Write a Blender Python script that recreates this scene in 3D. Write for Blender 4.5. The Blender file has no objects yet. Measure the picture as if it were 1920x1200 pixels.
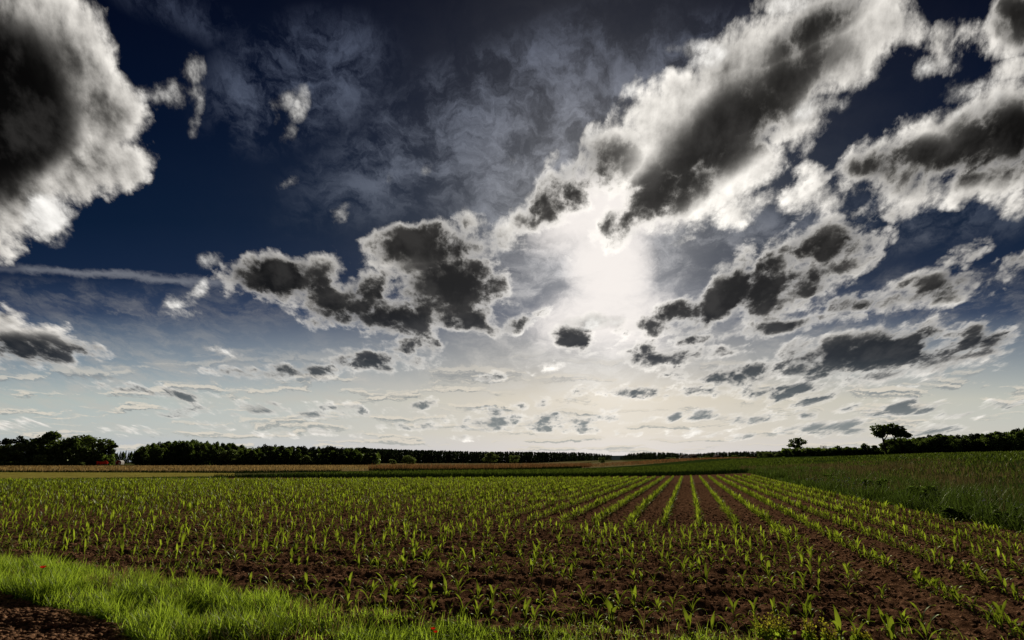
import bpy, math, random
import numpy as np
from mathutils import Vector, Matrix

# ------------------------------------------------------------------ camera
SC = bpy.context.scene
COL = SC.collection
CAM_H = 1.4
PITCH = math.radians(13.1)
FPX = 960 / math.tan(math.radians(40.0))          # focal length in photo pixels (1920 wide)
cam_data = bpy.data.cameras.new("camera")
cam_data.sensor_width = 36.0
cam_data.lens = 18.0 / math.tan(math.radians(40.0))
cam_data.clip_start = 0.05
cam_data.clip_end = 20000.0
cam = bpy.data.objects.new("camera", cam_data)
cam.location = (0, 0, CAM_H)
cam.rotation_euler = (math.radians(90) + PITCH, 0, 0)
COL.objects.link(cam)
SC.camera = cam

SUN_AZ, SUN_EL = math.radians(9.15), math.radians(18.9)
SUN_DIR = Vector((math.sin(SUN_AZ) * math.cos(SUN_EL), math.cos(SUN_AZ) * math.cos(SUN_EL), math.sin(SUN_EL)))

SC.view_settings.view_transform = 'Standard'
SC.view_settings.look = 'None'
SC.view_settings.gamma = 1.0
SC.view_settings.exposure = 0.0
SC.view_settings.use_curve_mapping = False
SC.cycles.max_bounces = 6
SC.cycles.diffuse_bounces = 3
SC.cycles.transmission_bounces = 4
SC.cycles.transparent_max_bounces = 8

# ------------------------------------------------------------------ sun
sun_data = bpy.data.lights.new("sun", 'SUN')
sun_data.energy = 4.5
sun_data.angle = math.radians(0.5)
sun_data.color = (1.0, 0.93, 0.80)
sun = bpy.data.objects.new("sun", sun_data)
sun.rotation_euler = SUN_DIR.to_track_quat('Z', 'Y').to_euler()
sun.location = (0, 0, 60)
COL.objects.link(sun)


def sky_uv(x, y):
    """Bearing of a sky feature seen at photo position x, y: tangents (east/north, up/north)."""
    up = 600 - y
    fwd = FPX * math.cos(PITCH) - up * math.sin(PITCH)
    return (x - 960) / fwd, (up * math.cos(PITCH) + FPX * math.sin(PITCH)) / fwd


def ground_at(x, y, h=0.0):
    """Point of the plane z = h seen at photo position x, y."""
    u, v = sky_uv(x, y)
    t = (h - CAM_H) / v
    return u * t, t


# ------------------------------------------------------------------ sky
class Graph:
    def __init__(self, tree):
        self.t = tree

    def new(self, kind):
        return self.t.nodes.new(kind)

    def put(self, sock, val):
        if isinstance(val, bpy.types.NodeSocket):
            self.t.links.new(val, sock)
        elif val is not None:
            sock.default_value = val

    def m(self, op, a, b=None, c=None, clamp=False):
        n = self.new('ShaderNodeMath')
        n.operation = op
        n.use_clamp = clamp
        for i, v in enumerate((a, b, c)):
            self.put(n.inputs[i], v)
        return n.outputs[0]

    def v(self, op, a, b=None, c=None, out=0):
        n = self.new('ShaderNodeVectorMath')
        n.operation = op
        self.put(n.inputs[0], a)
        self.put(n.inputs[1], b)
        if c is not None:
            self.put(n.inputs[2], c)
        return n.outputs[out]

    def scale(self, a, s):
        n = self.new('ShaderNodeVectorMath')
        n.operation = 'SCALE'
        self.put(n.inputs[0], a)
        self.put(n.inputs['Scale'], s)
        return n.outputs[0]

    def xyz(self, x, y, z=0.0):
        n = self.new('ShaderNodeCombineXYZ')
        for i, v in enumerate((x, y, z)):
            self.put(n.inputs[i], v)
        return n.outputs[0]

    def sep(self, a):
        n = self.new('ShaderNodeSeparateXYZ')
        self.put(n.inputs[0], a)
        return n.outputs

    def noise(self, vec, scale, detail=6.0, rough=0.55, dist=0.0, lac=2.0, col=False, dims='3D'):
        n = self.new('ShaderNodeTexNoise')
        n.noise_dimensions = dims
        self.put(n.inputs['Vector'], vec)
        n.inputs['Scale'].default_value = scale
        n.inputs['Detail'].default_value = detail
        n.inputs['Roughness'].default_value = rough
        n.inputs['Distortion'].default_value = dist
        n.inputs['Lacunarity'].default_value = lac
        return n.outputs['Color' if col else 'Fac']

    def cells(self, vec, scale, detail=2.0):
        n = self.new('ShaderNodeTexVoronoi')
        n.voronoi_dimensions = '2D'
        n.feature = 'F1'
        self.put(n.inputs['Vector'], vec)
        n.inputs['Scale'].default_value = scale
        n.inputs['Detail'].default_value = detail
        n.inputs['Roughness'].default_value = 0.6
        return n.outputs['Distance']

    def step(self, x, a, b, lo=0.0, hi=1.0, kind='SMOOTHSTEP'):
        n = self.new('ShaderNodeMapRange')
        n.interpolation_type = kind
        for i, v in enumerate((x, a, b, lo, hi)):
            self.put(n.inputs[i], v)
        return n.outputs[0]

    def mix(self, f, a, b, mode='MIX'):
        n = self.new('ShaderNodeMix')
        n.data_type = 'RGBA'
        n.blend_type = mode
        n.clamp_factor = True
        self.put(n.inputs[0], f)
        self.put(n.inputs[6], a if isinstance(a, bpy.types.NodeSocket) else (*a, 1))
        self.put(n.inputs[7], b if isinstance(b, bpy.types.NodeSocket) else (*b, 1))
        return n.outputs[2]

    def ramp(self, f, stops, kind='LINEAR'):
        n = self.new('ShaderNodeValToRGB')
        n.color_ramp.interpolation = kind
        e = n.color_ramp.elements
        while len(e) < len(stops):
            e.new(0.5)
        for el, (p, c) in zip(e, stops):
            el.position = p
            el.color = (*c, 1)
        self.put(n.inputs[0], f)
        return n.outputs[0]


def blob_field(g, p, blobs, after=None, gain=1.0):
    """Signed depth (tangent units) inside a union of rotated ellipses given as (x, y, rx, ry, angle).
    Each ellipse is one quadratic form in the sky tangents, so it costs four nodes."""
    acc = None
    for i, b in enumerate(blobs):
        if i % 4 == 0:
            prev = after if acc is None else acc
            q = p if prev is None else g.v('ADD', p, g.xyz(g.m('MULTIPLY', prev, 1e-9), 0.0, 0.0))
            s = g.sep(q)
            quad = g.xyz(g.m('MULTIPLY', s[0], s[0]), g.m('MULTIPLY', s[0], s[1]), g.m('MULTIPLY', s[1], s[1]))
            lin = g.xyz(s[0], s[1], 1.0)
        x, y, rx, ry = b[:4]
        ang = math.radians(b[4] if len(b) > 4 else 0)
        u, v = sky_uv(x, y)
        u2, v2 = sky_uv(x + 1, y)
        u3, v3 = sky_uv(x, y - 1)
        k = math.sqrt(math.hypot(u2 - u, v2 - v) * math.hypot(u3 - u, v3 - v))
        w = min(rx, ry) * k * gain * 0.5
        c, sn, ix, iy = math.cos(ang), math.sin(ang), 1 / (rx * k) ** 2, 1 / (ry * k) ** 2
        A = c * c * ix + sn * sn * iy
        B = 2 * c * sn * (ix - iy)
        C = sn * sn * ix + c * c * iy
        q1 = g.v('DOT_PRODUCT', quad, (-w * A, -w * B, -w * C), out=1)
        q2 = g.v('DOT_PRODUCT', lin, (w * (2 * A * u + B * v), w * (B * u + 2 * C * v), w * (1 - A * u * u - B * u * v - C * v * v)), out=1)
        d = g.m('ADD', q1, q2)
        acc = d if acc is None else g.m('MAXIMUM', acc, d)
    return acc


CLOUDS = [
    # big cloud, upper left
    (-20, 170, 225, 300, 12), (120, 250, 150, 150, -30), (215, 300, 75, 70, 0), (150, 330, 120, 48, 4),
    (20, 30, 120, 80), (5, 430, 62, 62), (85, 405, 52, 48, -30),
    (1250, 360, 130, 60, 35), (1330, 270, 150, 60, 40),
    # the dark cluster left of the sun
    (520, 520, 105, 55, -5), (610, 505, 50, 40), (800, 465, 120, 62, 5), (880, 425, 36, 34), (850, 530, 100, 65),
    (760, 585, 190, 46, -3), (660, 570, 165, 46, -10), (700, 540, 80, 40, 10), (880, 590, 70, 40), (590, 560, 90, 28, -15),
    (565, 698, 105, 19), (440, 698, 60, 9), (715, 676, 92, 26), (760, 648, 72, 22, 4), (640, 655, 30, 10),
    # left edge, low
    (40, 645, 145, 44, -8), (-10, 600, 70, 44, -20), (130, 618, 36, 13, 5), (415, 660, 40, 9, -10),
    # long diagonal bank above the sun
    (985, 425, 70, 34, 35), (1065, 360, 110, 55, 38), (1160, 290, 120, 70, 38), (1270, 240, 170, 105, 38),
    (1420, 150, 190, 105, 40), (1570, 70, 170, 95, 35), (1660, 50, 70, 60, 30), (1350, 330, 190, 75, 35),
    (1500, 240, 90, 45, 38), (1240, 390, 180, 50, 22), (1380, 385, 90, 34, 20), (1470, 8, 50, 26),
    (1182, 170, 14, 34, -20), (1110, 250, 14, 26, -25), (1040, 300, 11, 16, -30), (1330, 110, 40, 18, 25),
    # right bank
    (1560, 360, 110, 42, 12), (1530, 340, 50, 40), (1680, 300, 130, 58, 18), (1790, 270, 130, 80, 20), (1910, 235, 110, 90, 20),
    (1740, 360, 160, 36, 6), (1830, 340, 140, 46, 12), (1900, 385, 40, 26), (1640, 398, 100, 22, 4),
    (1860, 62, 105, 48, 22), (1925, 20, 70, 60), (1770, 122, 44, 18, 20), (1890, 130, 60, 18, 12), (1820, 165, 44, 18, 30),
    (1850, 195, 40, 16, 25),
    # right of the sun, middle
    (1450, 500, 90, 42, 25), (1395, 525, 70, 60, 40), (1570, 455, 100, 40, 14), (1580, 495, 80, 24, 12), (1300, 590, 150, 38, 8),
    (1450, 565, 150, 40, 14), (1420, 618, 160, 18, 8), (1620, 562, 70, 22, 8), (1790, 530, 170, 36, 14), (1820, 478, 60, 20, 20),
    (1900, 500, 80, 30, 14),
    (1640, 650, 190, 46, 9), (1570, 660, 110, 46, 6), (1845, 622, 56, 26, 18), (1400, 700, 105, 30, 4), (1500, 738, 95, 24, 2),
    (1740, 690, 200, 24, 10), (1210, 735, 70, 14), (1215, 665, 85, 24, -8), (1078, 637, 50, 28, -25), (1255, 698, 44, 16),
    (980, 605, 60, 19, 14), (1320, 735, 60, 14, 5), (1320, 660, 90, 16, 3), (1120, 600, 60, 14, 6),
    # low rows over the horizon
    (800, 753, 36, 10, 10), (845, 747, 24, 6, 15), (915, 770, 28, 9), (990, 760, 42, 12, 8), (1085, 733, 30, 9, 25),
    (960, 788, 185, 13, 2), (1050, 783, 60, 14), (1060, 803, 70, 9), (925, 803, 44, 8), (640, 768, 90, 14), (490, 764, 58, 12),
    (350, 770, 52, 11, -4), (300, 733, 92, 13, -7), (1345, 782, 120, 14), (1515, 777, 22, 11), (1700, 762, 90, 17, 4),
    (1585, 770, 30, 9, 8), (1545, 803, 100, 16, 6), (1890, 762, 40, 10), (1745, 805, 60, 14, 3), (1800, 780, 60, 9),
    (1310, 812, 70, 9), (1140, 768, 26, 8), (915, 710, 26, 9), (1010, 690, 40, 8, 12), (30, 795, 60, 9), (250, 808, 60, 9),
    (1385, 818, 40, 7), (1165, 812, 30, 5), (880, 820, 40, 5), (560, 812, 80, 8, 2), (690, 815, 60, 6), (400, 800, 60, 7),
]
SCRAPS = [
    (312, 180, 52, 34, 10), (350, 140, 22, 42, -12), (300, 165, 44, 20, 20), (366, 215, 9, 34, -6), (330, 195, 26, 20),
    (535, 190, 24, 28, -30), (562, 200, 12, 32, -10), (524, 222, 10, 20), (545, 250, 16, 20), (546, 342, 18, 8, 20),
    (632, 402, 20, 16, 30), (645, 378, 8, 22, -10), (390, 490, 30, 20), (388, 488, 22, 14), (340, 562, 40, 15, 8), (375, 545, 14, 22, -30),
    (332, 588, 38, 9, 4), (85, 405, 60, 50, -30), (110, 440, 30, 26, -40), (1470, 8, 52, 28, 10), (1182, 170, 14, 38, -18), (1110, 250, 13, 28, -25),
    (1040, 300, 10, 18, -30), (1330, 108, 46, 20, 25), (1300, 95, 26, 20), (870, 395, 12, 16, -30), (1770, 122, 60, 20, 20), (1820, 165, 60, 24, 30),
    (1850, 195, 60, 22, 30), (1790, 215, 30, 14, 25), (1530, 215, 60, 26, 20), (955, 300, 8, 12, -20), (730, 330, 6, 10, 0), (800, 322, 8, 14, -20),
    (1275, 440, 30, 20, 30), (1120, 600, 70, 16, 6), (200, 590, 22, 5, 5), (420, 660, 44, 9, -10), (1260, 90, 14, 10),
]
CORES = [
    (-50, 215, 150, 150, 25), (20, 260, 60, 50, -35), (20, 120, 80, 36, -30),
    (510, 525, 88, 36, -8), (590, 530, 48, 24), (830, 455, 92, 36, -4), (760, 460, 50, 22, 10), (850, 530, 90, 42, 3),
    (700, 595, 118, 30, -6), (865, 603, 44, 19, 8), (700, 552, 58, 30, 8), (880, 565, 66, 22), (790, 560, 90, 26),
    (565, 698, 88, 14), (715, 677, 82, 16), (770, 650, 46, 10, 8), (75, 666, 84, 12, -2), (10, 655, 60, 12),
    (1065, 355, 78, 34, 40), (1375, 235, 120, 36, 40), (1270, 340, 100, 30, 40), (1320, 290, 90, 32, 42), (1205, 398, 52, 18, 22),
    (1480, 145, 56, 20, 38), (1520, 60, 50, 14, 40),
    (1915, 262, 100, 46, 16), (1840, 300, 100, 20, 14), (1690, 298, 50, 14, 12), (1930, 30, 36, 40),
    (1415, 530, 72, 46, 35), (1480, 530, 90, 28, 22), (1550, 464, 100, 28, 13), (1330, 585, 130, 26, 12), (1370, 560, 60, 34, 20),
    (1420, 620, 140, 11, 8), (1215, 602, 46, 20, 8), (1600, 566, 56, 14, 6), (1850, 512, 120, 18, 13), (1760, 540, 60, 10, 10),
    (1640, 662, 180, 34, 10), (1560, 672, 90, 32, 6), (1835, 638, 56, 16, 8), (1380, 705, 66, 20, 4), (1490, 738, 90, 17, 2),
    (1205, 736, 56, 9), (1200, 668, 62, 18, 0), (1290, 664, 60, 9), (1076, 638, 42, 22, -25), (1255, 698, 34, 11), (975, 604, 36, 11, 18),
    (800, 755, 26, 6, 10), (915, 771, 22, 6), (988, 763, 30, 7, 5), (1085, 734, 20, 6, 25), (960, 793, 172, 8, 2), (1050, 787, 56, 9),
    (1060, 805, 60, 6), (925, 804, 36, 5), (640, 774, 70, 6), (490, 769, 44, 6), (345, 775, 36, 5), (290, 737, 70, 5, -7),
    (1340, 786, 110, 8), (1515, 778, 18, 8), (1690, 768, 70, 8, 2), (1560, 810, 80, 7, 4), (1890, 765, 32, 5), (915, 711, 18, 5),
    (1310, 735, 40, 8, 5), (1740, 810, 50, 6),
]
CIRRUS = [
    (920, 200, 330, 110, 30), (1060, 250, 260, 120, 30), (800, 290, 200, 90, 20), (1000, 380, 200, 70, 20), (760, 330, 110, 60),
    (1010, 520, 140, 70, 0), (1300, 480, 170, 60, 5), (1000, 680, 420, 70, 4), (340, 20, 90, 28, -25), (220, 600, 300, 22, 4),
    (150, 560, 260, 16, -3), (330, 640, 220, 22, -3), (1750, 610, 300, 60, 8), (1560, 430, 330, 40, 5), (300, 700, 420, 60, -2), (120, 740, 400, 60, 2), (700, 740, 500, 50, 0), (1500, 600, 500, 60, 6), (560, 150, 160, 120, 20), (1250, 120, 160, 70, 20),
]

GLARE = [(1140, 490, 62, 95), (1130, 395, 110, 60, 20), (1140, 595, 90, 50), (1090, 610, 60, 30), (1200, 400, 90, 30, 20)]

world = bpy.data.worlds.new("World")
SC.world = world
world.use_nodes = True
world.cycles.sampling_method = 'NONE'
g = Graph(world.node_tree)
bg0 = world.node_tree.nodes['Background']
SKY_STRENGTH = 0.1


def background(col):
    n = g.new('ShaderNodeBackground')
    g.put(n.inputs[0], col)
    n.inputs[1].default_value = SKY_STRENGTH
    return n.outputs[0]


def either(cond, no, yes):
    n = g.new('ShaderNodeMixShader')
    g.put(n.inputs[0], cond)
    g.put(n.inputs[1], no)
    g.put(n.inputs[2], yes)
    return n.outputs[0]


tc = g.new('ShaderNodeTexCoord').outputs['Generated']
D = g.sep(tc)
dy = g.m('MAXIMUM', D[1], 0.2)
u = g.m('DIVIDE', D[0], dy)
v = g.m('DIVIDE', D[2], dy)
v0 = g.m('MAXIMUM', v, 0.0)
vp = g.m('ADD', v0, 0.13)
vp = g.m('DIVIDE', g.m('MULTIPLY', vp, 1.15), g.m('MULTIPLY_ADD', vp, 1.0, 1.0))     # apparent cloud scale: small low down, larger overhead
P = g.xyz(g.m('DIVIDE', g.m('MULTIPLY', u, 1.15), g.m('POWER', vp, 0.8)), g.m('MULTIPLY', g.m('LOGARITHM', vp, math.e), -1.7), 0.0)
UV = g.xyz(u, v, 0.0)
sunang = g.v('DOT_PRODUCT', tc, tuple(SUN_DIR), out=1)
sundist = g.m('ARCCOSINE', g.m('MINIMUM', sunang, 1.0))
prox = g.m('POWER', g.step(sundist, 0.0, 0.75, 1.0, 0.0, 'LINEAR'), 2.0)

nishita = g.new('ShaderNodeTexSky')
nishita.sky_type = 'NISHITA'
nishita.sun_disc = False
nishita.sun_elevation = SUN_EL
nishita.sun_rotation = SUN_AZ
# tone-mapped exposure of the clear sky (the photograph holds back the bright part round the sun)
nl = g.v('DOT_PRODUCT', nishita.outputs[0], (0.3, 0.5, 0.2), out=1)
flat = g.m('DIVIDE', 1.0, g.m('MULTIPLY_ADD', nl, 0.45, 1.0))
nish = g.mix(0.28, g.scale(nishita.outputs[0], flat), g.scale((0.92, 1.0, 1.05), g.m('MULTIPLY', nl, flat)))
tint = g.ramp(g.m('MULTIPLY', v0, 1.1), [
    (0.0, (2.25, 3.05, 5.3)), (0.05, (2.6, 2.95, 3.75)), (0.11, (2.7, 2.78, 2.95)), (0.18, (1.5, 1.62, 1.85)), (0.27, (0.24, 0.34, 0.60)), (0.34, (0.062, 0.125, 0.28)),
    (0.45, (0.028, 0.082, 0.195)), (0.66, (0.012, 0.044, 0.128)), (0.95, (0.009, 0.025, 0.080))])
clear = g.mix(1.0, nish, tint, 'MULTIPLY')

warp_n = g.noise(P, 2.8, 7.0, 0.62, col=True, dims='2D')
warp_c = g.v('SUBTRACT', warp_n, (0.5, 0.5, 0.5))
warp = g.v('MULTIPLY', g.scale(warp_c, g.m('MULTIPLY', vp, 0.085)), (1.0, 0.7, 0.0))
Q = g.v('ADD', UV, warp)
n1 = g.noise(P, 6.0, 10.0, 0.58, dims='2D')
sun_u, sun_v = sky_uv(1135, 480)
toward = g.v('NORMALIZE', g.v('SUBTRACT', (sun_u, sun_v + 0.12, 0.0), UV))
n1b = g.noise(g.v('ADD', P, g.scale(toward, 0.036)), 6.0, 8.0, 0.58, dims='2D')
n2 = g.noise(P, 2.4, 6.0, 0.55, 0.3, dims='2D')
relief = g.m('SUBTRACT', n1, n1b)
vor = g.cells(g.v('ADD', P, g.scale(warp_c, 0.35)), 5.5, 2.5)
PV = g.v('ADD', g.v('MULTIPLY', P, (1.0, 1.6, 1.0)), g.scale(warp_c, 0.3))
nv = g.noise(PV, 4.2, 10.0, 0.68, dims='2D')
PH = g.v('MULTIPLY', g.xyz(g.m('MULTIPLY', u, 3.6), g.sep(P)[1], 0.0), (0.6, 2.4, 1.0))
PH = g.v('ADD', PH, g.scale(warp_c, 0.4))
nh = g.noise(PH, 3.4, 8.0, 0.58, dims='2D')
nhb = g.noise(g.v('ADD', PH, (0.0, -0.06, 0.0)), 3.4, 6.0, 0.58, dims='2D')


SHARED = {'Q': Q, 'u': u, 'v': v, 'vp': vp, 'nv': nv, 'clear': clear, 'n1': n1, 'n2': n2, 'relief': relief, 'prox': prox,
          'sundist': sundist, 'nh': nh, 'nhb': nhb, 'vor': vor}


class Patch(Graph):
    """One piece of the sky as a node group of its own; s holds the shared quantities."""

    count = 0

    def __init__(self):
        tree = bpy.data.node_groups.new("sky_patch", 'ShaderNodeTree')
        super().__init__(tree)
        for k, sock in SHARED.items():
            tree.interface.new_socket(k, in_out='INPUT', socket_type={'VALUE': 'NodeSocketFloat', 'VECTOR': 'NodeSocketVector', 'RGBA': 'NodeSocketColor'}[sock.type])
        tree.interface.new_socket('sky', in_out='OUTPUT', socket_type='NodeSocketShader')
        gi = tree.nodes.new('NodeGroupInput')
        for k in SHARED:
            setattr(self, 's_' + k, gi.outputs[k])
        # a hair's breadth of difference keeps the renderer from merging the patches into one huge shader
        Patch.count += 1
        e = Patch.count * 1e-6
        self.s_Q = self.v('ADD', self.s_Q, (e, 0.0, 0.0))
        for k in ('v', 'vp', 'nv', 'n1', 'n2', 'vor', 'nh', 'prox', 'sundist', 'relief'):
            setattr(self, 's_' + k, self.m('ADD', getattr(self, 's_' + k), e))

    def close(self, col):
        n = self.new('ShaderNodeBackground')
        self.put(n.inputs[0], col)
        n.inputs[1].default_value = SKY_STRENGTH
        go = self.t.nodes.new('NodeGroupOutput')
        self.t.links.new(n.outputs[0], go.inputs[0])
        gn = g.new('ShaderNodeGroup')
        gn.node_tree = self.t
        for k, sock in SHARED.items():
            g.put(gn.inputs[k], sock)
        return gn.outputs[0]


def veils(p, Z):
    """Clear sky with the thin high cloud and the glow round the sun."""
    veil = p.m('MULTIPLY', p.step(p.s_nv, 0.37, 0.74), p.step(Z, -0.05, 0.07))
    veil_col = p.ramp(p.s_v, [(0.0, (5.8, 5.4, 4.6)), (0.12, (5.0, 4.8, 4.4)), (0.25, (3.0, 2.95, 2.9)), (0.42, (1.25, 1.5, 2.05)), (0.85, (0.8, 1.0, 1.6))])
    veil_col = p.mix(1.0, veil_col, p.scale((1.0, 0.95, 0.9), p.m('MULTIPLY', p.m('MULTIPLY', p.s_prox, p.s_prox), 4.0)), 'ADD')
    sky = p.mix(p.m('MULTIPLY', veil, 0.85), p.s_clear, veil_col)
    glow = p.m('MULTIPLY', p.m('EXPONENT', p.m('MULTIPLY', p.s_sundist, -9.0)), 4.0)
    glow = p.m('MULTIPLY', glow, p.m('MULTIPLY_ADD', p.s_nv, 1.3, 0.35))
    low = p.m('SQRT', p.m('ADD', p.m('POWER', p.m('MULTIPLY', p.m('SUBTRACT', p.s_u, sun_u), 1.5), 2.0), p.m('POWER', p.m('MULTIPLY', p.m('SUBTRACT', p.s_v, sun_v - 0.12), 0.75), 2.0)))
    glow = p.m('MULTIPLY_ADD', p.m('EXPONENT', p.m('MULTIPLY', low, -7.0)), 2.6, glow)
    return p.mix(1.0, sky, p.scale((1.0, 0.97, 0.95), glow), 'ADD')


def low_clouds(p, sky):
    hm = p.m('MULTIPLY', p.step(p.s_v, 0.0, 0.02), p.step(p.s_v, 0.10, 0.2, 1.0, 0.0))
    ha = p.m('MULTIPLY', p.step(p.s_nh, 0.51, 0.63), hm)
    lo = p.ramp(p.s_v, [(0.0, (4.6, 4.6, 4.1)), (0.05, (2.9, 3.15, 3.1)), (0.15, (1.8, 2.0, 2.2))])
    hcol = p.mix(p.step(p.m('SUBTRACT', p.s_nh, p.s_nhb), -0.05, 0.06), lo, (7.2, 6.6, 5.6))
    return p.mix(p.m('MULTIPLY', ha, 0.8), sky, hcol)


def contrail(p, sky):
    c1, c2 = sky_uv(0, 500), sky_uv(430, 532)
    slope = (c2[1] - c1[1]) / (c2[0] - c1[0])
    wob = p.m('MULTIPLY', p.m('SUBTRACT', p.s_nv, 0.5), 0.03)
    cl = p.m('ABSOLUTE', p.m('ADD', p.m('SUBTRACT', p.s_v, p.m('MULTIPLY_ADD', p.s_u, slope, c1[1] - slope * c1[0])), wob))
    con = p.m('MULTIPLY', p.step(cl, 0.0, 0.011, 1.0, 0.0), p.step(p.s_u, c2[0] - 0.03, c2[0] + 0.02, 1.0, 0.0))
    con = p.m('MULTIPLY', con, p.step(p.s_n2, 0.3, 0.6, 0.25, 0.6))
    return p.mix(con, sky, (2.4, 2.5, 2.8))


def cumulus(p, sky, E, H):
    """Cumulus colours: bright thin rims, grey body, dark thick cores."""
    vp = p.s_vp
    if H is not None:
        E = p.m('MAXIMUM', E, p.m('ADD', H, p.m('MULTIPLY', vp, 0.020)))
    puff = p.m('SUBTRACT', 0.68, p.s_vor)
    dens = p.m('MULTIPLY_ADD', p.m('SUBTRACT', p.s_n1, 0.47), p.m('MULTIPLY', vp, 0.155), E)
    dens = p.m('MULTIPLY_ADD', p.m('SUBTRACT', p.s_nv, 0.5), p.m('MULTIPLY', vp, 0.08), dens)
    dens = p.m('MULTIPLY_ADD', puff, p.m('MULTIPLY', vp, 0.042), dens)
    dens = p.m('SUBTRACT', dens, p.m('MULTIPLY', vp, 0.014))
    alpha = p.step(dens, p.m('MULTIPLY', vp, -0.026), p.m('MULTIPLY', vp, 0.038))
    depth = p.step(dens, 0.0, p.m('MULTIPLY', vp, 0.13))
    lum = p.m('MULTIPLY_ADD', depth, -4.2, 7.6)
    lum = p.m('MULTIPLY_ADD', p.s_relief, 15.0, lum)
    lum = p.m('MULTIPLY_ADD', puff, 3.0, lum)
    lum = p.m('MULTIPLY_ADD', p.s_prox, 6.0, lum)
    lum = p.m('MULTIPLY_ADD', p.m('SUBTRACT', p.s_n2, 0.5), p.m('MULTIPLY_ADD', depth, 6.0, 3.0), lum)
    lit = p.scale((1.0, 0.955, 0.885), p.m('SMOOTH_MAX', lum, 0.6, 2.5))
    if H is not None:
        core = p.m('MULTIPLY_ADD', p.m('SUBTRACT', p.s_n2, 0.5), p.m('MULTIPLY', vp, 0.13), H)
        core = p.m('MULTIPLY_ADD', p.m('SUBTRACT', p.s_n1, 0.5), p.m('MULTIPLY', vp, 0.085), core)
        core = p.m('MULTIPLY_ADD', puff, p.m('MULTIPLY', vp, 0.03), core)
        # light through the cloud falls off exponentially with its thickness
        thick = p.step(core, p.m('MULTIPLY', vp, -0.165), p.m('MULTIPLY', vp, 0.055), kind='LINEAR')
        thick = p.m('MULTIPLY', thick, p.step(dens, p.m('MULTIPLY', vp, -0.015), p.m('MULTIPLY', vp, 0.060)))
        dark = p.m('SUBTRACT', 1.0, p.m('EXPONENT', p.m('MULTIPLY', p.m('POWER', thick, 1.8), -7.0)))
        core_col = p.ramp(p.s_v, [(0.0, (3.4, 3.4, 3.1)), (0.06, (1.9, 2.15, 2.2)), (0.11, (0.80, 0.97, 1.08)), (0.17, (0.20, 0.25, 0.33)), (0.25, (0.06, 0.07, 0.09)), (0.4, (0.035, 0.034, 0.034)), (0.9, (0.012, 0.011, 0.011))])
        inner = p.m('MULTIPLY_ADD', p.s_prox, 0.28, p.m('MULTIPLY', p.step(p.s_n1, 0.45, 0.75), 0.22))
        core_col = p.mix(1.0, core_col, p.scale((1.0, 0.95, 0.90), inner), 'ADD')
        lit = p.mix(dark, lit, core_col)
    return p.mix(alpha, sky, lit)


def scraps(p, sky, S):
    """Torn wisps: thin, full of holes, brightest where thickest."""
    d = p.m('MULTIPLY_ADD', p.m('SUBTRACT', p.s_n1, 0.50), p.m('MULTIPLY', p.s_vp, 0.20), p.m('MULTIPLY', S, 1.6))
    d = p.m('MULTIPLY_ADD', p.m('SUBTRACT', p.s_nv, 0.5), p.m('MULTIPLY', p.s_vp, 0.12), d)
    d = p.m('SUBTRACT', d, p.m('MULTIPLY', p.s_vp, 0.012))
    a = p.step(d, p.m('MULTIPLY', p.s_vp, -0.02), p.m('MULTIPLY', p.s_vp, 0.075))
    lum = p.m('MULTIPLY_ADD', a, 6.0, 3.0)
    lum = p.m('MULTIPLY_ADD', p.s_relief, 9.0, lum)
    return p.mix(p.m('MULTIPLY', a, 0.95), sky, p.scale((1.0, 0.975, 0.93), lum))


def reach(b, box):
    """Does cloud patch b come near the sky box (u0, u1, v0, v1)?"""
    uu, vv = sky_uv(b[0], b[1])
    ang = math.radians(b[4] if len(b) > 4 else 0)
    k = 1.12 / FPX
    ex = math.hypot(b[2] * math.cos(ang), b[3] * math.sin(ang)) * k
    ey = math.hypot(b[2] * math.sin(ang), b[3] * math.cos(ang)) * k
    mg = 0.10 * (vv + ey + 0.13) + 0.01
    return box[0] - ex - mg < uu < box[1] + ex + mg and box[2] - ey - mg < vv < box[3] + ey + mg


def sky_box(box):
    pick = lambda lst: [b for b in lst if reach(b, box)]
    p = Patch()
    prev = None
    fields = []
    for lst in (CIRRUS, GLARE, CLOUDS, CORES, SCRAPS):
        f = blob_field(p, p.s_Q, pick(lst), prev) if pick(lst) else None
        prev = f if f is not None else prev
        fields.append(f)
    Z, gf, E, H, S = fields
    sky = veils(p, Z if Z is not None else -1.0)
    if box[0] < -0.3 and box[3] > 0.27 and box[2] < 0.35:
        sky = contrail(p, sky)
    if gf is not None:
        gf = p.m('MULTIPLY_ADD', p.m('SUBTRACT', p.s_nv, 0.52), 0.06, gf)
        sky = p.mix(p.step(gf, -0.050, 0.026), sky, (9.3, 8.75, 8.35))
    if box[2] < 0.2:
        sky = low_clouds(p, sky)
    if E is not None:
        sky = cumulus(p, sky, E, H)
    if S is not None:
        sky = scraps(p, sky, S)
    return p.close(sky)


def column(u0, u1):
    cuts = [0.0, 0.21, 3.0]
    cl = sky_box((u0, u1, cuts[0], cuts[1]))
    for a0, a1 in zip(cuts[1:], cuts[2:]):
        cl = either(g.m('GREATER_THAN', v, a0), cl, sky_box((u0, u1, a0, a1)))
    return cl


ucuts = [-4.0, -0.55, -0.3, -0.05, 0.15, 0.35, 0.6, 4.0]
front = column(ucuts[0], ucuts[1])
for a0, a1 in zip(ucuts[1:], ucuts[2:]):
    front = either(g.m('GREATER_THAN', u, a0), front, column(a0, a1))
below = background(g.scale((0.9, 0.8, 0.6), 1.0))
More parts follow.
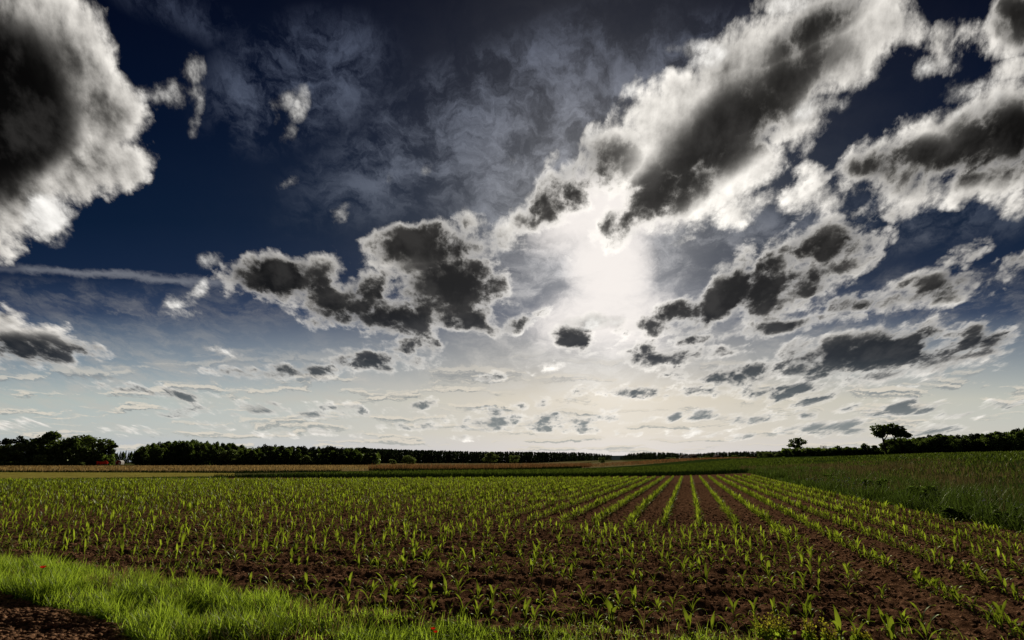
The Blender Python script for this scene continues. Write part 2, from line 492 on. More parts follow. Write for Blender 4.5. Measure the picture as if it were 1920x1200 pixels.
# the half of the sky behind the photographer: broken cloud, dimmed to darken surfaces facing it
nb = g.noise(g.v('DIVIDE', tc, g.xyz(g.m('ADD', D[2], 0.35), g.m('ADD', D[2], 0.35), 1.0)), 1.6, 5.0, 0.6)
behind = background(g.mix(g.step(nb, 0.45, 0.65), g.mix(1.0, nish, tint, 'MULTIPLY'), (1.3, 1.35, 1.5)))
dome = either(g.m('GREATER_THAN', D[1], 0.0), behind, front)
dome = either(g.m('GREATER_THAN', D[2], 0.0), below, dome)
outn = [n for n in world.node_tree.nodes if n.type == 'OUTPUT_WORLD'][0]
world.node_tree.nodes.remove(bg0)
world.node_tree.links.new(dome, outn.inputs['Surface'])


# ------------------------------------------------------------------ helpers for the land
RNG = np.random.default_rng(7)
random.seed(7)
ROW_AZ = math.radians(15.7)
RDIR = np.array((math.sin(ROW_AZ), math.cos(ROW_AZ)))      # along the maize rows
QDIR = np.array((math.cos(ROW_AZ), -math.sin(ROW_AZ)))     # across them, to the right


def smooth(a, b, x):
    t = np.clip((np.asarray(x, float) - a) / (b - a), 0, 1)
    return t * t * (3 - 2 * t)


_LAT = RNG.random((256, 256))


def vnoise(x, y):
    x = np.asarray(x, float)
    y = np.asarray(y, float)
    xi, yi = np.floor(x).astype(int), np.floor(y).astype(int)
    fx, fy = x - xi, y - yi
    fx, fy = fx * fx * (3 - 2 * fx), fy * fy * (3 - 2 * fy)
    a, b = _LAT[xi & 255, yi & 255], _LAT[(xi + 1) & 255, yi & 255]
    c, d = _LAT[xi & 255, (yi + 1) & 255], _LAT[(xi + 1) & 255, (yi + 1) & 255]
    return (a * (1 - fx) + b * fx) * (1 - fy) + (c * (1 - fx) + d * fx) * fy


def fnoise(x, y, octaves=4):
    s, w, t = 0.0, 0.5, 0.0
    for i in range(octaves):
        s = s + w * vnoise(x * 2 ** i + 17.3 * i, y * 2 ** i + 5.1 * i)
        t += w
        w *= 0.55
    return s / t


def land(x, y):
    """Height of the land: level, with a gentle rise on the right."""
    x = np.asarray(x, float)
    y = np.asarray(y, float)
    return 3.0 * smooth(12, 95, x) * smooth(10, 60, y) + 0.12 * (fnoise(x * 0.03 + 9, y * 0.03, 2) - 0.5) * smooth(40, 120, np.hypot(x, y))


def mesh_from(name, verts, faces, attrs=None):
    verts = np.asarray(verts, np.float32)
    faces = np.asarray(faces, np.int32)
    me = bpy.data.meshes.new(name)
    me.vertices.add(len(verts))
    me.vertices.foreach_set('co', verts.ravel())
    n, k = faces.shape
    me.loops.add(n * k)
    me.loops.foreach_set('vertex_index', faces.ravel())
    me.polygons.add(n)
    me.polygons.foreach_set('loop_start', np.arange(0, n * k, k, dtype=np.int32))
    me.polygons.foreach_set('loop_total', np.full(n, k, np.int32))
    me.update(calc_edges=True)
    for an, vals in (attrs or {}).items():
        at = me.attributes.new(an, 'FLOAT', 'POINT')
        at.data.foreach_set('value', np.asarray(vals, np.float32))
    return me


def put(name, me, mat=None, parent=None, loc=None, flat=False):
    o = bpy.data.objects.new(name, me)
    COL.objects.link(o)
    if mat is not None and me is not None and not me.materials:
        me.materials.append(mat)
    if me is not None and not flat:
        me.polygons.foreach_set('use_smooth', np.ones(len(me.polygons), bool))
    if parent is not None:
        o.parent = parent
    if loc is not None:
        o.location = loc
    return o


def tag(o, label=None, cat=None, group=None, kind=None):
    for k, val in (('label', label), ('category', cat), ('group', group), ('kind', kind)):
        if val:
            o[k] = val
    return o


class Shape:
    """Collects quads into one mesh."""

    def __init__(self):
        self.v, self.f, self.n = [], [], 0

    def add(self, verts, faces):
        verts = np.asarray(verts, float)
        self.v.append(verts)
        self.f.append(np.asarray(faces, int) + self.n)
        self.n += len(verts)

    def tube(self, pts, rads, sides=6):
        pts = [Vector(p) for p in pts]
        vs, fs = [], []
        for i, p in enumerate(pts):
            d = (pts[min(i + 1, len(pts) - 1)] - pts[max(i - 1, 0)]).normalized()
            a = d.orthogonal().normalized()
            b = d.cross(a)
            for k in range(sides):
                t = 2 * math.pi * k / sides
                vs.append(p + (a * math.cos(t) + b * math.sin(t)) * rads[i])
        for i in range(len(pts) - 1):
            for k in range(sides):
                k2 = (k + 1) % sides
                fs.append((i * sides + k, i * sides + k2, (i + 1) * sides + k2, (i + 1) * sides + k))
        self.add(vs, fs)

    def box(self, c, s, rz=0.0):
        x, y, z = np.array(s) / 2
        p = np.array([(-x, -y, -z), (x, -y, -z), (x, y, -z), (-x, y, -z), (-x, -y, z), (x, -y, z), (x, y, z), (-x, y, z)])
        cs, sn = math.cos(rz), math.sin(rz)
        p = np.c_[p[:, 0] * cs - p[:, 1] * sn, p[:, 0] * sn + p[:, 1] * cs, p[:, 2]] + np.array(c)
        self.add(p, [(0, 3, 2, 1), (4, 5, 6, 7), (0, 1, 5, 4), (1, 2, 6, 5), (2, 3, 7, 6), (3, 0, 4, 7)])

    def mesh(self, name, attrs=None):
        return mesh_from(name, np.concatenate(self.v), np.concatenate(self.f), attrs)


# ------------------------------------------------------------------ materials
def material(name):
    m = bpy.data.materials.new(name)
    m.use_nodes = True
    m.node_tree.nodes.clear()
    gg = Graph(m.node_tree)
    out = gg.new('ShaderNodeOutputMaterial')
    return m, gg, out


def leaf_material(name, dark, light, trans, gloss=0.06, rough=0.35, tmix=0.5):
    """Thin leaf: diffuse plus translucent, colour varied by the mesh attribute 'tone'."""
    m, gg, out = material(name)
    at = gg.new('ShaderNodeAttribute')
    at.attribute_name = 'tone'
    info = gg.new('ShaderNodeObjectInfo')
    f = gg.m('FRACT', gg.m('ADD', at.outputs['Fac'], gg.m('MULTIPLY', info.outputs['Random'], 0.35)))
    col = gg.mix(f, dark, light)
    tcol = gg.mix(f, tuple(0.28 * c for c in trans), tuple(1.5 * c for c in trans))
    d = gg.new('ShaderNodeBsdfDiffuse')
    t = gg.new('ShaderNodeBsdfTranslucent')
    gl = gg.new('ShaderNodeBsdfGlossy')
    gl.inputs['Roughness'].default_value = rough
    gl.inputs['Color'].default_value = (0.85, 0.9, 0.6, 1)
    gg.put(d.inputs[0], col)
    gg.put(t.inputs[0], tcol)
    m1, m2 = gg.new('ShaderNodeMixShader'), gg.new('ShaderNodeMixShader')
    gg.put(m1.inputs[0], tmix)
    gg.put(m1.inputs[1], d.outputs[0])
    gg.put(m1.inputs[2], t.outputs[0])
    gg.put(m2.inputs[0], gloss)
    gg.put(m2.inputs[1], m1.outputs[0])
    gg.put(m2.inputs[2], gl.outputs[0])
    gg.t.links.new(m2.outputs[0], out.inputs[0])
    return m


def surface_material(name, stops, scale=1.0, detail=8.0, rough=0.9, bump=0.0, bscale=None, stretch=(1, 1, 1), rz=0.0, spec=0.0):
    m, gg, out = material(name)
    tcn = gg.new('ShaderNodeTexCoord')
    mp = gg.new('ShaderNodeMapping')
    mp.inputs['Scale'].default_value = stretch
    mp.inputs['Rotation'].default_value = (0, 0, rz)
    gg.put(mp.inputs['Vector'], tcn.outputs['Object'])
    n = gg.noise(mp.outputs[0], scale, detail, 0.65)
    col = gg.ramp(n, stops)
    b = gg.new('ShaderNodeBsdfPrincipled')
    gg.put(b.inputs['Base Color'], col)
    b.inputs['Roughness'].default_value = rough
    b.inputs['Specular IOR Level'].default_value = spec
    if bump:
        bn = gg.new('ShaderNodeBump')
        bn.inputs['Strength'].default_value = 1.0
        bn.inputs['Distance'].default_value = bump
        gg.put(bn.inputs['Height'], gg.noise(mp.outputs[0], bscale or scale * 3, 10.0, 0.7))
        gg.put(b.inputs['Normal'], bn.outputs[0])
    gg.t.links.new(b.outputs[0], out.inputs[0])
    return m


def plain_material(name, col, rough=0.6, vary=0.25, scale=3.0):
    c2 = tuple(c * (1 - vary) for c in col)
    return surface_material(name, [(0.3, c2), (0.7, col)], scale, 5.0, rough)


M_SOIL = surface_material("soil", [(0.28, (0.032, 0.015, 0.008)), (0.5, (0.115, 0.057, 0.030)), (0.72, (0.34, 0.18, 0.10))], 9.0, 12.0, 1.0, 0.030, 26.0, spec=0.0)
M_CLOD = surface_material("clod", [(0.3, (0.08, 0.042, 0.024)), (0.6, (0.23, 0.125, 0.07)), (0.8, (0.36, 0.21, 0.13))], 14.0, 8.0, 1.0, 0.01, 60.0, spec=0.0)
M_MEADOW = surface_material("meadow", [(0.3, (0.05, 0.06, 0.018)), (0.7, (0.12, 0.115, 0.04))], 0.05, 12.0, 0.9, 0.2, 2.0)
M_MAIZE = leaf_material("maize_leaf", (0.040, 0.080, 0.012), (0.075, 0.115, 0.018), (0.28, 0.36, 0.022), 0.022, 0.42, 0.52)
M_STALK = leaf_material("maize_stalk", (0.06, 0.10, 0.03), (0.10, 0.15, 0.04), (0.20, 0.26, 0.04), 0.05, 0.4, 0.25)
M_GRASS = leaf_material("verge_grass", (0.035, 0.075, 0.012), (0.09, 0.13, 0.025), (0.38, 0.52, 0.035), 0.02, 0.4, 0.5)
M_WEED = leaf_material("weed_leaf", (0.020, 0.040, 0.010), (0.045, 0.062, 0.015), (0.065, 0.10, 0.013), 0.015, 0.4, 0.45)
M_CLUMP = leaf_material("leafy_weed", (0.028, 0.050, 0.012), (0.06, 0.09, 0.02), (0.13, 0.20, 0.025), 0.015, 0.4, 0.45)
M_DRY = leaf_material("dry_panicle", (0.045, 0.034, 0.015), (0.09, 0.068, 0.03), (0.115, 0.088, 0.034), 0.006, 0.5, 0.4)
M_CROP = leaf_material("green_crop", (0.018, 0.034, 0.006), (0.04, 0.056, 0.010), (0.075, 0.105, 0.012), 0.008, 0.4, 0.45)
M_SHADE = leaf_material("shaded_weed_leaf", (0.008, 0.014, 0.004), (0.018, 0.027, 0.007), (0.010, 0.018, 0.003), 0.004, 0.5, 0.35)  # weed leaf with shadow-side darkness put into its colour
M_REED = leaf_material("red_reed", (0.10, 0.05, 0.02), (0.19, 0.10, 0.04), (0.22, 0.11, 0.04), 0.02, 0.6, 0.4)
M_WHEAT = leaf_material("ripe_grain", (0.20, 0.13, 0.05), (0.34, 0.23, 0.09), (0.30, 0.20, 0.07), 0.02, 0.6, 0.4)
M_CROWN = leaf_material("tree_leaf", (0.032, 0.052, 0.016), (0.075, 0.105, 0.028), (0.16, 0.23, 0.035), 0.03, 0.45, 0.3)
M_BUSH = leaf_material("bush_leaf", (0.06, 0.085, 0.025), (0.13, 0.16, 0.05), (0.20, 0.26, 0.06), 0.04, 0.45, 0.35)
M_NEEDLE = leaf_material("needle", (0.013, 0.021, 0.012), (0.030, 0.042, 0.019), (0.03, 0.045, 0.015), 0.02, 0.5, 0.2)
M_BARK = surface_material("bark", [(0.3, (0.02, 0.015, 0.011)), (0.7, (0.07, 0.052, 0.038))], 5.0, 6.0, 0.95, 0.02, 20.0, (1, 1, 0.25))


# ------------------------------------------------------------------ the land
def sheet(name, low, high, dz, mat, n=60, m=6):
    """A strip of land between two lines given at photo positions, lying dz above the land."""
    L = np.array([ground_at(*p) for p in low])
    U = np.array([ground_at(*p) for p in high])
    s = np.linspace(0, 1, n)

    def along(poly):
        t = np.linspace(0, 1, len(poly))
        return np.c_[np.interp(s, t, poly[:, 0]), np.interp(s, t, poly[:, 1])]
    A, B = along(L), along(U)
    w = np.linspace(0, 1, m)[:, None, None]
    G = A[None] * (1 - w) + B[None] * w
    G = G.reshape(-1, 2)
    V = np.c_[G, land(G[:, 0], G[:, 1]) + dz]
    idx = np.arange(n * m).reshape(m, n)
    F = np.stack([idx[:-1, :-1], idx[:-1, 1:], idx[1:, 1:], idx[1:, :-1]], -1).reshape(-1, 4)
    return tag(put(name, mesh_from(name, V, F), mat), kind='structure')


# wide ground
az = np.radians(np.linspace(-180, 180, 361))
rr = np.concatenate([[0.5], np.geomspace(3, 9000, 120)])
A, R = np.meshgrid(az, rr)
X, Y = (R * np.sin(A)).ravel(), (R * np.cos(A)).ravel()
idx = np.arange(len(X)).reshape(len(rr), len(az))
F = np.stack([idx[:-1, :-1], idx[:-1, 1:], idx[1:, 1:], idx[1:, :-1]], -1).reshape(-1, 4)[:, ::-1]
ground = tag(put("ground", mesh_from("ground", np.c_[X, Y, land(X, Y) - 0.06 * (1 - smooth(60, 90, np.hypot(X, Y)))], F), M_MEADOW), kind='structure')

# ploughed soil of the maize field, with ridges and lumps
az = np.radians(np.linspace(-62, 62, 900))
rr = np.geomspace(2.2, 78, 480)
A, R = np.meshgrid(az, rr)
X, Y = (R * np.sin(A)).ravel(), (R * np.cos(A)).ravel()
QX = X * QDIR[0] + Y * QDIR[1]
PX = X * RDIR[0] + Y * RDIR[1]


def soil_height(x, y):
    p = x * RDIR[0] + y * RDIR[1]
    q = x * QDIR[0] + y * QDIR[1]
    head = (1 - smooth(12.5, 14.0, p)) * (1 - smooth(1.4, 2.4, q))
    z = 0.020 * np.cos(2 * np.pi * (q - 0.16) / 0.76) * (1 - head) + 0.022 * np.cos(2 * np.pi * (p - 7.70) / 0.76) * head
    z = z + 0.07 * (fnoise(x * 2.1, y * 2.1, 3) - 0.5) + 0.05 * (fnoise(x * 8.0 + 3, y * 8.0, 3) - 0.5)
    return land(x, y) + z * (1 - 0.6 * smooth(15, 45, np.hypot(x, y)))


Z = soil_height(X, Y) + 0.05 * (fnoise(X * 22, Y * 22, 2) - 0.5) * (1 - smooth(8, 20, np.hypot(X, Y)))
Z = Z - 0.10 * smooth(70, 78, np.hypot(X, Y))
idx = np.arange(len(X)).reshape(len(rr), len(az))
F = np.stack([idx[:-1, :-1], idx[:-1, 1:], idx[1:, 1:], idx[1:, :-1]], -1).reshape(-1, 4)[:, ::-1]
tag(put("field_soil", mesh_from("field_soil", np.c_[X, Y, Z], F), M_SOIL), kind='structure')

M_STUBBLE = surface_material("stubble", [(0.3, (0.17, 0.14, 0.03)), (0.7, (0.42, 0.36, 0.08))], 0.6, 10.0, 0.9, 0.1, 3.0)
M_GRAINFIELD = surface_material("grain_field", [(0.3, (0.15, 0.095, 0.036)), (0.7, (0.28, 0.185, 0.075))], 0.4, 10.0, 0.9, 0.1, 3.0)
M_GREENFIELD = surface_material("green_field", [(0.3, (0.018, 0.034, 0.007)), (0.7, (0.042, 0.064, 0.013))], 0.7, 10.0, 0.9, 0.1, 3.0)
M_TAN = surface_material("far_field", [(0.3, (0.14, 0.115, 0.05)), (0.7, (0.26, 0.21, 0.10))], 0.1, 10.0, 0.9, 0.1, 2.0)
sheet("stubble_field", [(-250, 903), (0, 899), (200, 897), (440, 894)], [(-250, 884.5), (0, 885), (200, 886), (440, 888)], 0.05, M_STUBBLE)
sheet("grain_field", [(-250, 884), (0, 885), (420, 885), (700, 884)], [(-250, 873), (0, 872.6), (420, 872.0), (800, 870.5)], 0.03, M_GRAINFIELD)
sheet("green_field", [(380, 895.5), (700, 895), (1000, 894), (1420, 890), (1560, 884)], [(400, 894.5), (640, 884), (900, 881.5), (1420, 872), (1560, 876)], 0.04, M_GREENFIELD)
sheet("far_field", [(640, 883), (900, 881), (1150, 877), (1440, 871)], [(640, 869.6), (900, 868.6), (1150, 867.6), (1440, 867.2)], 0.02, M_TAN)


# ------------------------------------------------------------------ blades (grass, reeds, crops) as one mesh each
def blades(x, y, z, length, width, lean, segs=3, droop=0.5, tone=None, dirs=None):
    n = len(x)
    ang = RNG.random(n) * 2 * np.pi if dirs is None else dirs
    d = np.c_[np.cos(ang), np.sin(ang)]
    face = ang + np.pi / 2 + (RNG.random(n) - 0.5) * 1.4
    s = np.c_[np.cos(face), np.sin(face)]
    V = np.zeros((n, segs + 1, 2, 3))
    for i in range(segs + 1):
        t = i / segs
        th = lean * (0.35 + droop * 2.0 * t)
        out = length * t * np.sin(np.clip(th * 0.8, 0, 2.2))
        up = length * t * np.cos(np.clip(th * 0.8, 0, 2.2))
        w = width * (1 - t ** 1.7) * 0.5 + width * 0.03
        for k, sg in enumerate((-1, 1)):
            V[:, i, k, 0] = x + d[:, 0] * out + sg * s[:, 0] * w
            V[:, i, k, 1] = y + d[:, 1] * out + sg * s[:, 1] * w
            V[:, i, k, 2] = z + up
    base = (np.arange(n) * (segs + 1) * 2)[:, None]
    q = []
    for i in range(segs):
        q.append(np.stack([base[:, 0] + 2 * i, base[:, 0] + 2 * i + 1, base[:, 0] + 2 * i + 3, base[:, 0] + 2 * i + 2], -1))
    Fc = np.concatenate(q)
    tn = RNG.random(n) * 0.9 if tone is None else tone
    return V.reshape(-1, 3), Fc, np.repeat(tn, (segs + 1) * 2)


def in_poly(px, py, poly):
    inside = np.zeros(len(px), bool)
    j = len(poly) - 1
    for i in range(len(poly)):
        xi, yi = poly[i]
        xj, yj = poly[j]
        c = ((yi > py) != (yj > py)) & (px < (xj - xi) * (py - yi) / (yj - yi + 1e-12) + xi)
        inside ^= c
        j = i
    return inside


def stuff(name, V, F, T, mat, label, cat):
    return tag(put(name, mesh_from(name, V, F, {'tone': T}), mat, flat=True), label, cat, kind='stuff')


def scatter(poly_px, n):
    """n points spread over the land inside an outline given at photo positions."""
    poly = np.array([ground_at(*p) for p in poly_px])
    lo, hi = poly.min(0), poly.max(0)
    out = np.zeros((0, 2))
    while len(out) < n:
        c = lo + (hi - lo) * RNG.random((n * 3, 2))
        out = np.concatenate([out, c[in_poly(c[:, 0], c[:, 1], poly)]])
    return out[:n, 0], out[:n, 1]


# grass verge, lower left and along the bottom edge
VERGE = [(-260, 1046), (0, 1056), (130, 1070), (250, 1078), (370, 1100), (470, 1124), (600, 1142), (760, 1164), (900, 1180), (1060, 1186),
         (1250, 1192), (1420, 1214), (1420, 1300), (330, 1300), (262, 1205), (200, 1168), (120, 1142), (0, 1118), (-260, 1095)]
gx, gy = scatter(VERGE, 120000)
tuft = np.clip((fnoise(gx * 2.6, gy * 2.6, 3) - 0.5) * 2.2 + 0.5, 0.02, 1)
keep = RNG.random(len(gx)) < 0.12 + 1.0 * tuft
gx, gy, tuft = gx[keep], gy[keep], tuft[keep]
thin = smooth(-3.2, 0.3, gx)
keep = RNG.random(len(gx)) < 1 - 0.45 * thin
gx, gy, tuft, thin = gx[keep], gy[keep], tuft[keep], thin[keep]
ln = (0.06 + 0.16 * RNG.random(len(gx)) ** 1.5) * (0.35 + 1.15 * tuft) * (1 - 0.45 * thin)
V, F, T = blades(gx, gy, soil_height(gx, gy) - 0.01, ln, 0.0045 + 0.004 * RNG.random(len(gx)), 0.2 + 0.9 * RNG.random(len(gx)), 3, 0.6,
                 np.clip(0.25 + 0.8 * (fnoise(gx * 0.9, gy * 0.9, 2) - 0.4) + 0.45 * RNG.random(len(gx)), 0, 0.95))
stuff("verge_grass", V, F, T, M_GRASS, "bright green mown grass verge along the near edge of the maize field", "grass")
gx, gy = scatter(VERGE, 5200)
keep = RNG.random(len(gx)) < smooth(0.4, 0.7, fnoise(gx * 1.3 + 7, gy * 1.3, 3))
gx, gy = gx[keep], gy[keep]
V, F, T = blades(gx, gy, soil_height(gx, gy), 0.10 + 0.15 * RNG.random(len(gx)), np.full(len(gx), 0.004), 0.1 + 0.6 * RNG.random(len(gx)), 3, 0.6)
stuff("straw_stalks", V, F, T, M_WHEAT, "pale dry stalks and seed heads scattered through the green verge", "dry grass")
# stray grass at the foot of the field
gx, gy = scatter([(-100, 1000), (420, 1060), (700, 1120), (1100, 1160), (1500, 1180), (1900, 1190), (1900, 1230), (300, 1230), (300, 1110), (-100, 1060)], 9000)
keep = RNG.random(len(gx)) < smooth(0.5, 0.72, fnoise(gx * 0.9 + 4, gy * 0.9, 3))
gx, gy = gx[keep], gy[keep]
V, F, T = blades(gx, gy, soil_height(gx, gy) - 0.01, 0.05 + 0.12 * RNG.random(len(gx)), np.full(len(gx), 0.006), 0.3 + 0.9 * RNG.random(len(gx)), 3, 0.6)
stuff("stray_grass", V, F, T, M_GRASS, "thin stray grass and weeds sprouting on the bare soil beside the verge", "weeds")

# weed strip on the right: tall grass, dry panicles, blossoms
def strip_points(n, q0, q1, p0, p1, power=1.7):
    p = p0 + (p1 - p0) * RNG.random(n) ** power
    q = q0 + (q1 - q0) * RNG.random(n)
    return RDIR[0] * p + QDIR[0] * q, RDIR[1] * p + QDIR[1] * q


gx, gy = strip_points(90000, 6.3, 13.0, 7, 80)
cl = np.clip((fnoise(gx * 0.9, gy * 0.9, 3) - 0.5) * 2.4 + 0.5, 0, 1)
dd = np.hypot(gx, gy)
ln = (0.22 + 0.5 * RNG.random(len(gx))) * (0.30 + 1.15 * cl)
V, F, T = blades(gx, gy, land(gx, gy) - 0.02, ln * 0.85, 0.006 + 0.0009 * dd * RNG.random(len(gx)), 0.15 + 0.8 * RNG.random(len(gx)), 3, 0.6)
stuff("tall_weeds", V, F, T, M_WEED, "dark green strip of tall weeds and grass along the right edge of the maize", "weeds")
gx, gy = strip_points(52000, 6.9, 30, 9, 95)
keep = (fnoise(gx * 0.3 + 2, gy * 0.3, 4) > 0.47) & (RNG.random(len(gx)) < 1.4 - smooth(10, 30, gx * QDIR[0] + gy * QDIR[1]))
gx, gy = gx[keep], gy[keep]
ln = 0.32 + 0.34 * RNG.random(len(gx))
V, F, T = blades(gx, gy, land(gx, gy), ln, 0.004 + 0.0008 * np.hypot(gx, gy) * RNG.random(len(gx)), 0.1 + 0.45 * RNG.random(len(gx)), 3, 0.6)
stuff("dry_grass", V, F, T, M_DRY, "brown seeding grass panicles standing above the dark weeds on the right", "grass")
# crop on the rise behind the weeds
gx, gy = strip_points(90000, 12.0, 120, 12, 150, 1.0)
ok = (np.hypot(gx, gy) < 170) & (gx < 2.2 * gy) & (RNG.random(len(gx)) < smooth(0.25, 0.6, fnoise(gx * 0.12, gy * 0.12, 4)))
gx, gy = gx[ok], gy[ok]
V, F, T = blades(gx, gy, land(gx, gy) - 0.02, 0.25 + 0.25 * RNG.random(len(gx)), 0.01 + 0.0016 * np.hypot(gx, gy) * (0.4 + RNG.random(len(gx))), 0.2 + 0.6 * RNG.random(len(gx)), 2, 0.6)
stuff("green_crop", V, F, T, M_CROP, "low green crop covering the gentle rise behind the weed strip", "crop")
q = np.linspace(0, 1, 50)
pts = np.array([[RDIR * p + QDIR * qq for qq in np.linspace(11, 150, 40)] for p in np.linspace(-20, 190, 50)]).reshape(-1, 2)
idx = np.arange(2000).reshape(50, 40)
F = np.stack([idx[:-1, :-1], idx[:-1, 1:], idx[1:, 1:], idx[1:, :-1]], -1).reshape(-1, 4)
o = tag(put("crop_field", mesh_from("crop_field", np.c_[pts, land(pts[:, 0], pts[:, 1]) + 0.05], F), M_GREENFIELD), kind='structure')

# bank of dark weeds at the far end of the maize
def band(name, px_low, px_high, n, h0, h1, wf, mat, label, cat):
    gx, gy = scatter(px_low + px_high[::-1], n)
    V, F, T = blades(gx, gy, land(gx, gy), h0 + (h1 - h0) * RNG.random(n), wf * np.hypot(gx, gy) * (0.5 + RNG.random(n)), 0.1 + 0.5 * RNG.random(n), 2, 0.6)
    return stuff(name, V, F, T, mat, label, cat)


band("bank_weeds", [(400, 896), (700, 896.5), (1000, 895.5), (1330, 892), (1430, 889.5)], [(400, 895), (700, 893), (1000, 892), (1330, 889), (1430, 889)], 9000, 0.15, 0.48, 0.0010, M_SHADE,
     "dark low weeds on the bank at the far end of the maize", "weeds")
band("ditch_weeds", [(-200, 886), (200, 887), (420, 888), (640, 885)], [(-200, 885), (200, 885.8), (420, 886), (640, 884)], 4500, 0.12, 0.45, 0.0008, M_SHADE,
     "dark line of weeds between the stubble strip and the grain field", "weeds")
band("stubble_edge_weeds", [(-200, 903), (200, 899), (430, 897)], [(-200, 901), (200, 897.5), (430, 894)], 1800, 0.05, 0.22, 0.0008, M_WEED,
     "low weeds between the maize and the yellow stubble strip", "weeds")
band("red_reeds", [(700, 883), (900, 881.5), (1105, 877)], [(690, 881), (900, 878.5), (1110, 875)], 12000, 0.7, 1.35, 0.0007, M_REED,
     "reddish brown reed stand between the green field and the dark wood", "reeds")
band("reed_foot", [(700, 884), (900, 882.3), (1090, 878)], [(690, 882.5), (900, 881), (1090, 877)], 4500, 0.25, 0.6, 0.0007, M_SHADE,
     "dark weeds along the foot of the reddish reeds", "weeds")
band("grain", [(-200, 883), (300, 884), (680, 883)], [(-200, 875), (300, 874), (800, 872)], 20000, 0.25, 0.5, 0.0009, M_WHEAT,
     "ripe brown grain standing in the field before the left wood", "grain")
band("far_grain", [(1100, 877), (1420, 873)], [(1100, 873), (1420, 870.5)], 7000, 0.25, 0.5, 0.0009, M_REED,
     "narrow russet strip of ripe grain beyond the green field", "grain")
band("young_crop", [(430, 893.5), (700, 893), (1000, 892), (1380, 888), (1500, 884)], [(560, 888), (700, 884), (1000, 881), (1380, 876), (1500, 877)], 26000, 0.12, 0.3, 0.0010, M_CROP,
     "bright green crop strip beyond the far end of the maize", "crop")


# lumps of soil
def lumps(x, y, z, r):
    base = np.array([(0, 0, 1), (1, 0, 0), (0, 1, 0), (-1, 0, 0), (0, -1, 0), (0.7, 0.7, 0.55), (-0.7, 0.7, 0.55), (-0.7, -0.7, 0.55), (0.7, -0.7, 0.55), (0, 0, -0.6)])
    fc = np.array([(0, 8, 1, 5), (0, 5, 2, 6), (0, 6, 3, 7), (0, 7, 4, 8), (9, 5, 1, 8), (9, 6, 2, 5), (9, 7, 3, 6), (9, 8, 4, 7)])
    n = len(x)
    jit = 0.6 + 0.8 * RNG.random((n, 10, 1))
    a = RNG.random(n) * 6.28
    B = base[None] * jit * r[:, None, None] * np.array((1, 1, 0.75))
    c, s = np.cos(a)[:, None], np.sin(a)[:, None]
    V = np.stack([B[..., 0] * c - B[..., 1] * s + x[:, None], B[..., 0] * s + B[..., 1] * c + y[:, None], B[..., 2] + z[:, None]], -1)
    return V.reshape(-1, 3), (fc[None] + (np.arange(n) * 10)[:, None, None]).reshape(-1, 4)


gx, gy = scatter([(-200, 1095), (0, 1118), (120, 1142), (200, 1168), (262, 1205), (330, 1300), (-200, 1300)], 14000)
V, F = lumps(gx, gy, soil_height(gx, gy) + 0.004, 0.006 + 0.03 * RNG.random(len(gx)) ** 3)
tag(put("dirt_lumps", mesh_from("dirt_lumps", V, F), M_CLOD), "reddish brown lumps of earth in the lower left corner", "soil", kind='stuff')
gx, gy = scatter([(-300, 960), (500, 925), (1300, 905), (2000, 935), (2000, 1230), (300, 1230), (300, 1100), (-300, 1030)], 260000)
keep = RNG.random(len(gx)) < 1 - 0.93 * smooth(8, 24, np.hypot(gx, gy))
gx, gy = gx[keep], gy[keep]
V, F = lumps(gx, gy, soil_height(gx, gy), 0.005 + 0.024 * RNG.random(len(gx)) ** 4 + 0.0003 * np.hypot(gx, gy))
tag(put("soil_crumbs", mesh_from("soil_crumbs", V, F), M_CLOD), "small crumbs of brown earth lying between the maize rows", "soil", kind='stuff')


# ------------------------------------------------------------------ maize
def maize_leaf(z0, ang, length, width, rise, droop, segs=7, across=2):
    """A blade leaving the stalk at height z0: rises, arches and hangs at the tip; folded along the midrib."""
    vs, fs = [], []
    d = np.array((math.cos(ang), math.sin(ang), 0.0))
    s = np.array((-math.sin(ang), math.cos(ang), 0.0))
    pos = np.array((0.0, 0.0, z0)) + d * 0.004
    th = rise
    step = length / segs
    tw = random.uniform(-0.5, 0.5)
    for i in range(segs + 1):
        t = i / segs
        w = width * (0.35 + 2.4 * t if t < 0.27 else (1 - ((t - 0.27) / 0.73) ** 1.9)) * 0.5 + 0.0006
        dirv = d * math.cos(th) + np.array((0, 0, 1.0)) * math.sin(th)
        nrm = -d * math.sin(th) + np.array((0, 0, 1.0)) * math.cos(th)
        ss = s * math.cos(tw * t) + nrm * math.sin(tw * t)
        if across == 2:
            for k in (-1, 0, 1):
                vs.append(pos + ss * w * k + nrm * (0.30 * w * abs(k)) + nrm * 0.006 * math.sin(9 * t + k * 1.3) * abs(k))
        else:
            for k in (-1, 1):
                vs.append(pos + ss * w * k)
        pos = pos + dirv * step
        th -= droop * (0.25 + 1.5 * t) / segs
    c = across + 1
    for i in range(segs):
        for k in range(across):
            fs.append((i * c + k, i * c + k + 1, (i + 1) * c + k + 1, (i + 1) * c + k))
    return np.array(vs), np.array(fs)


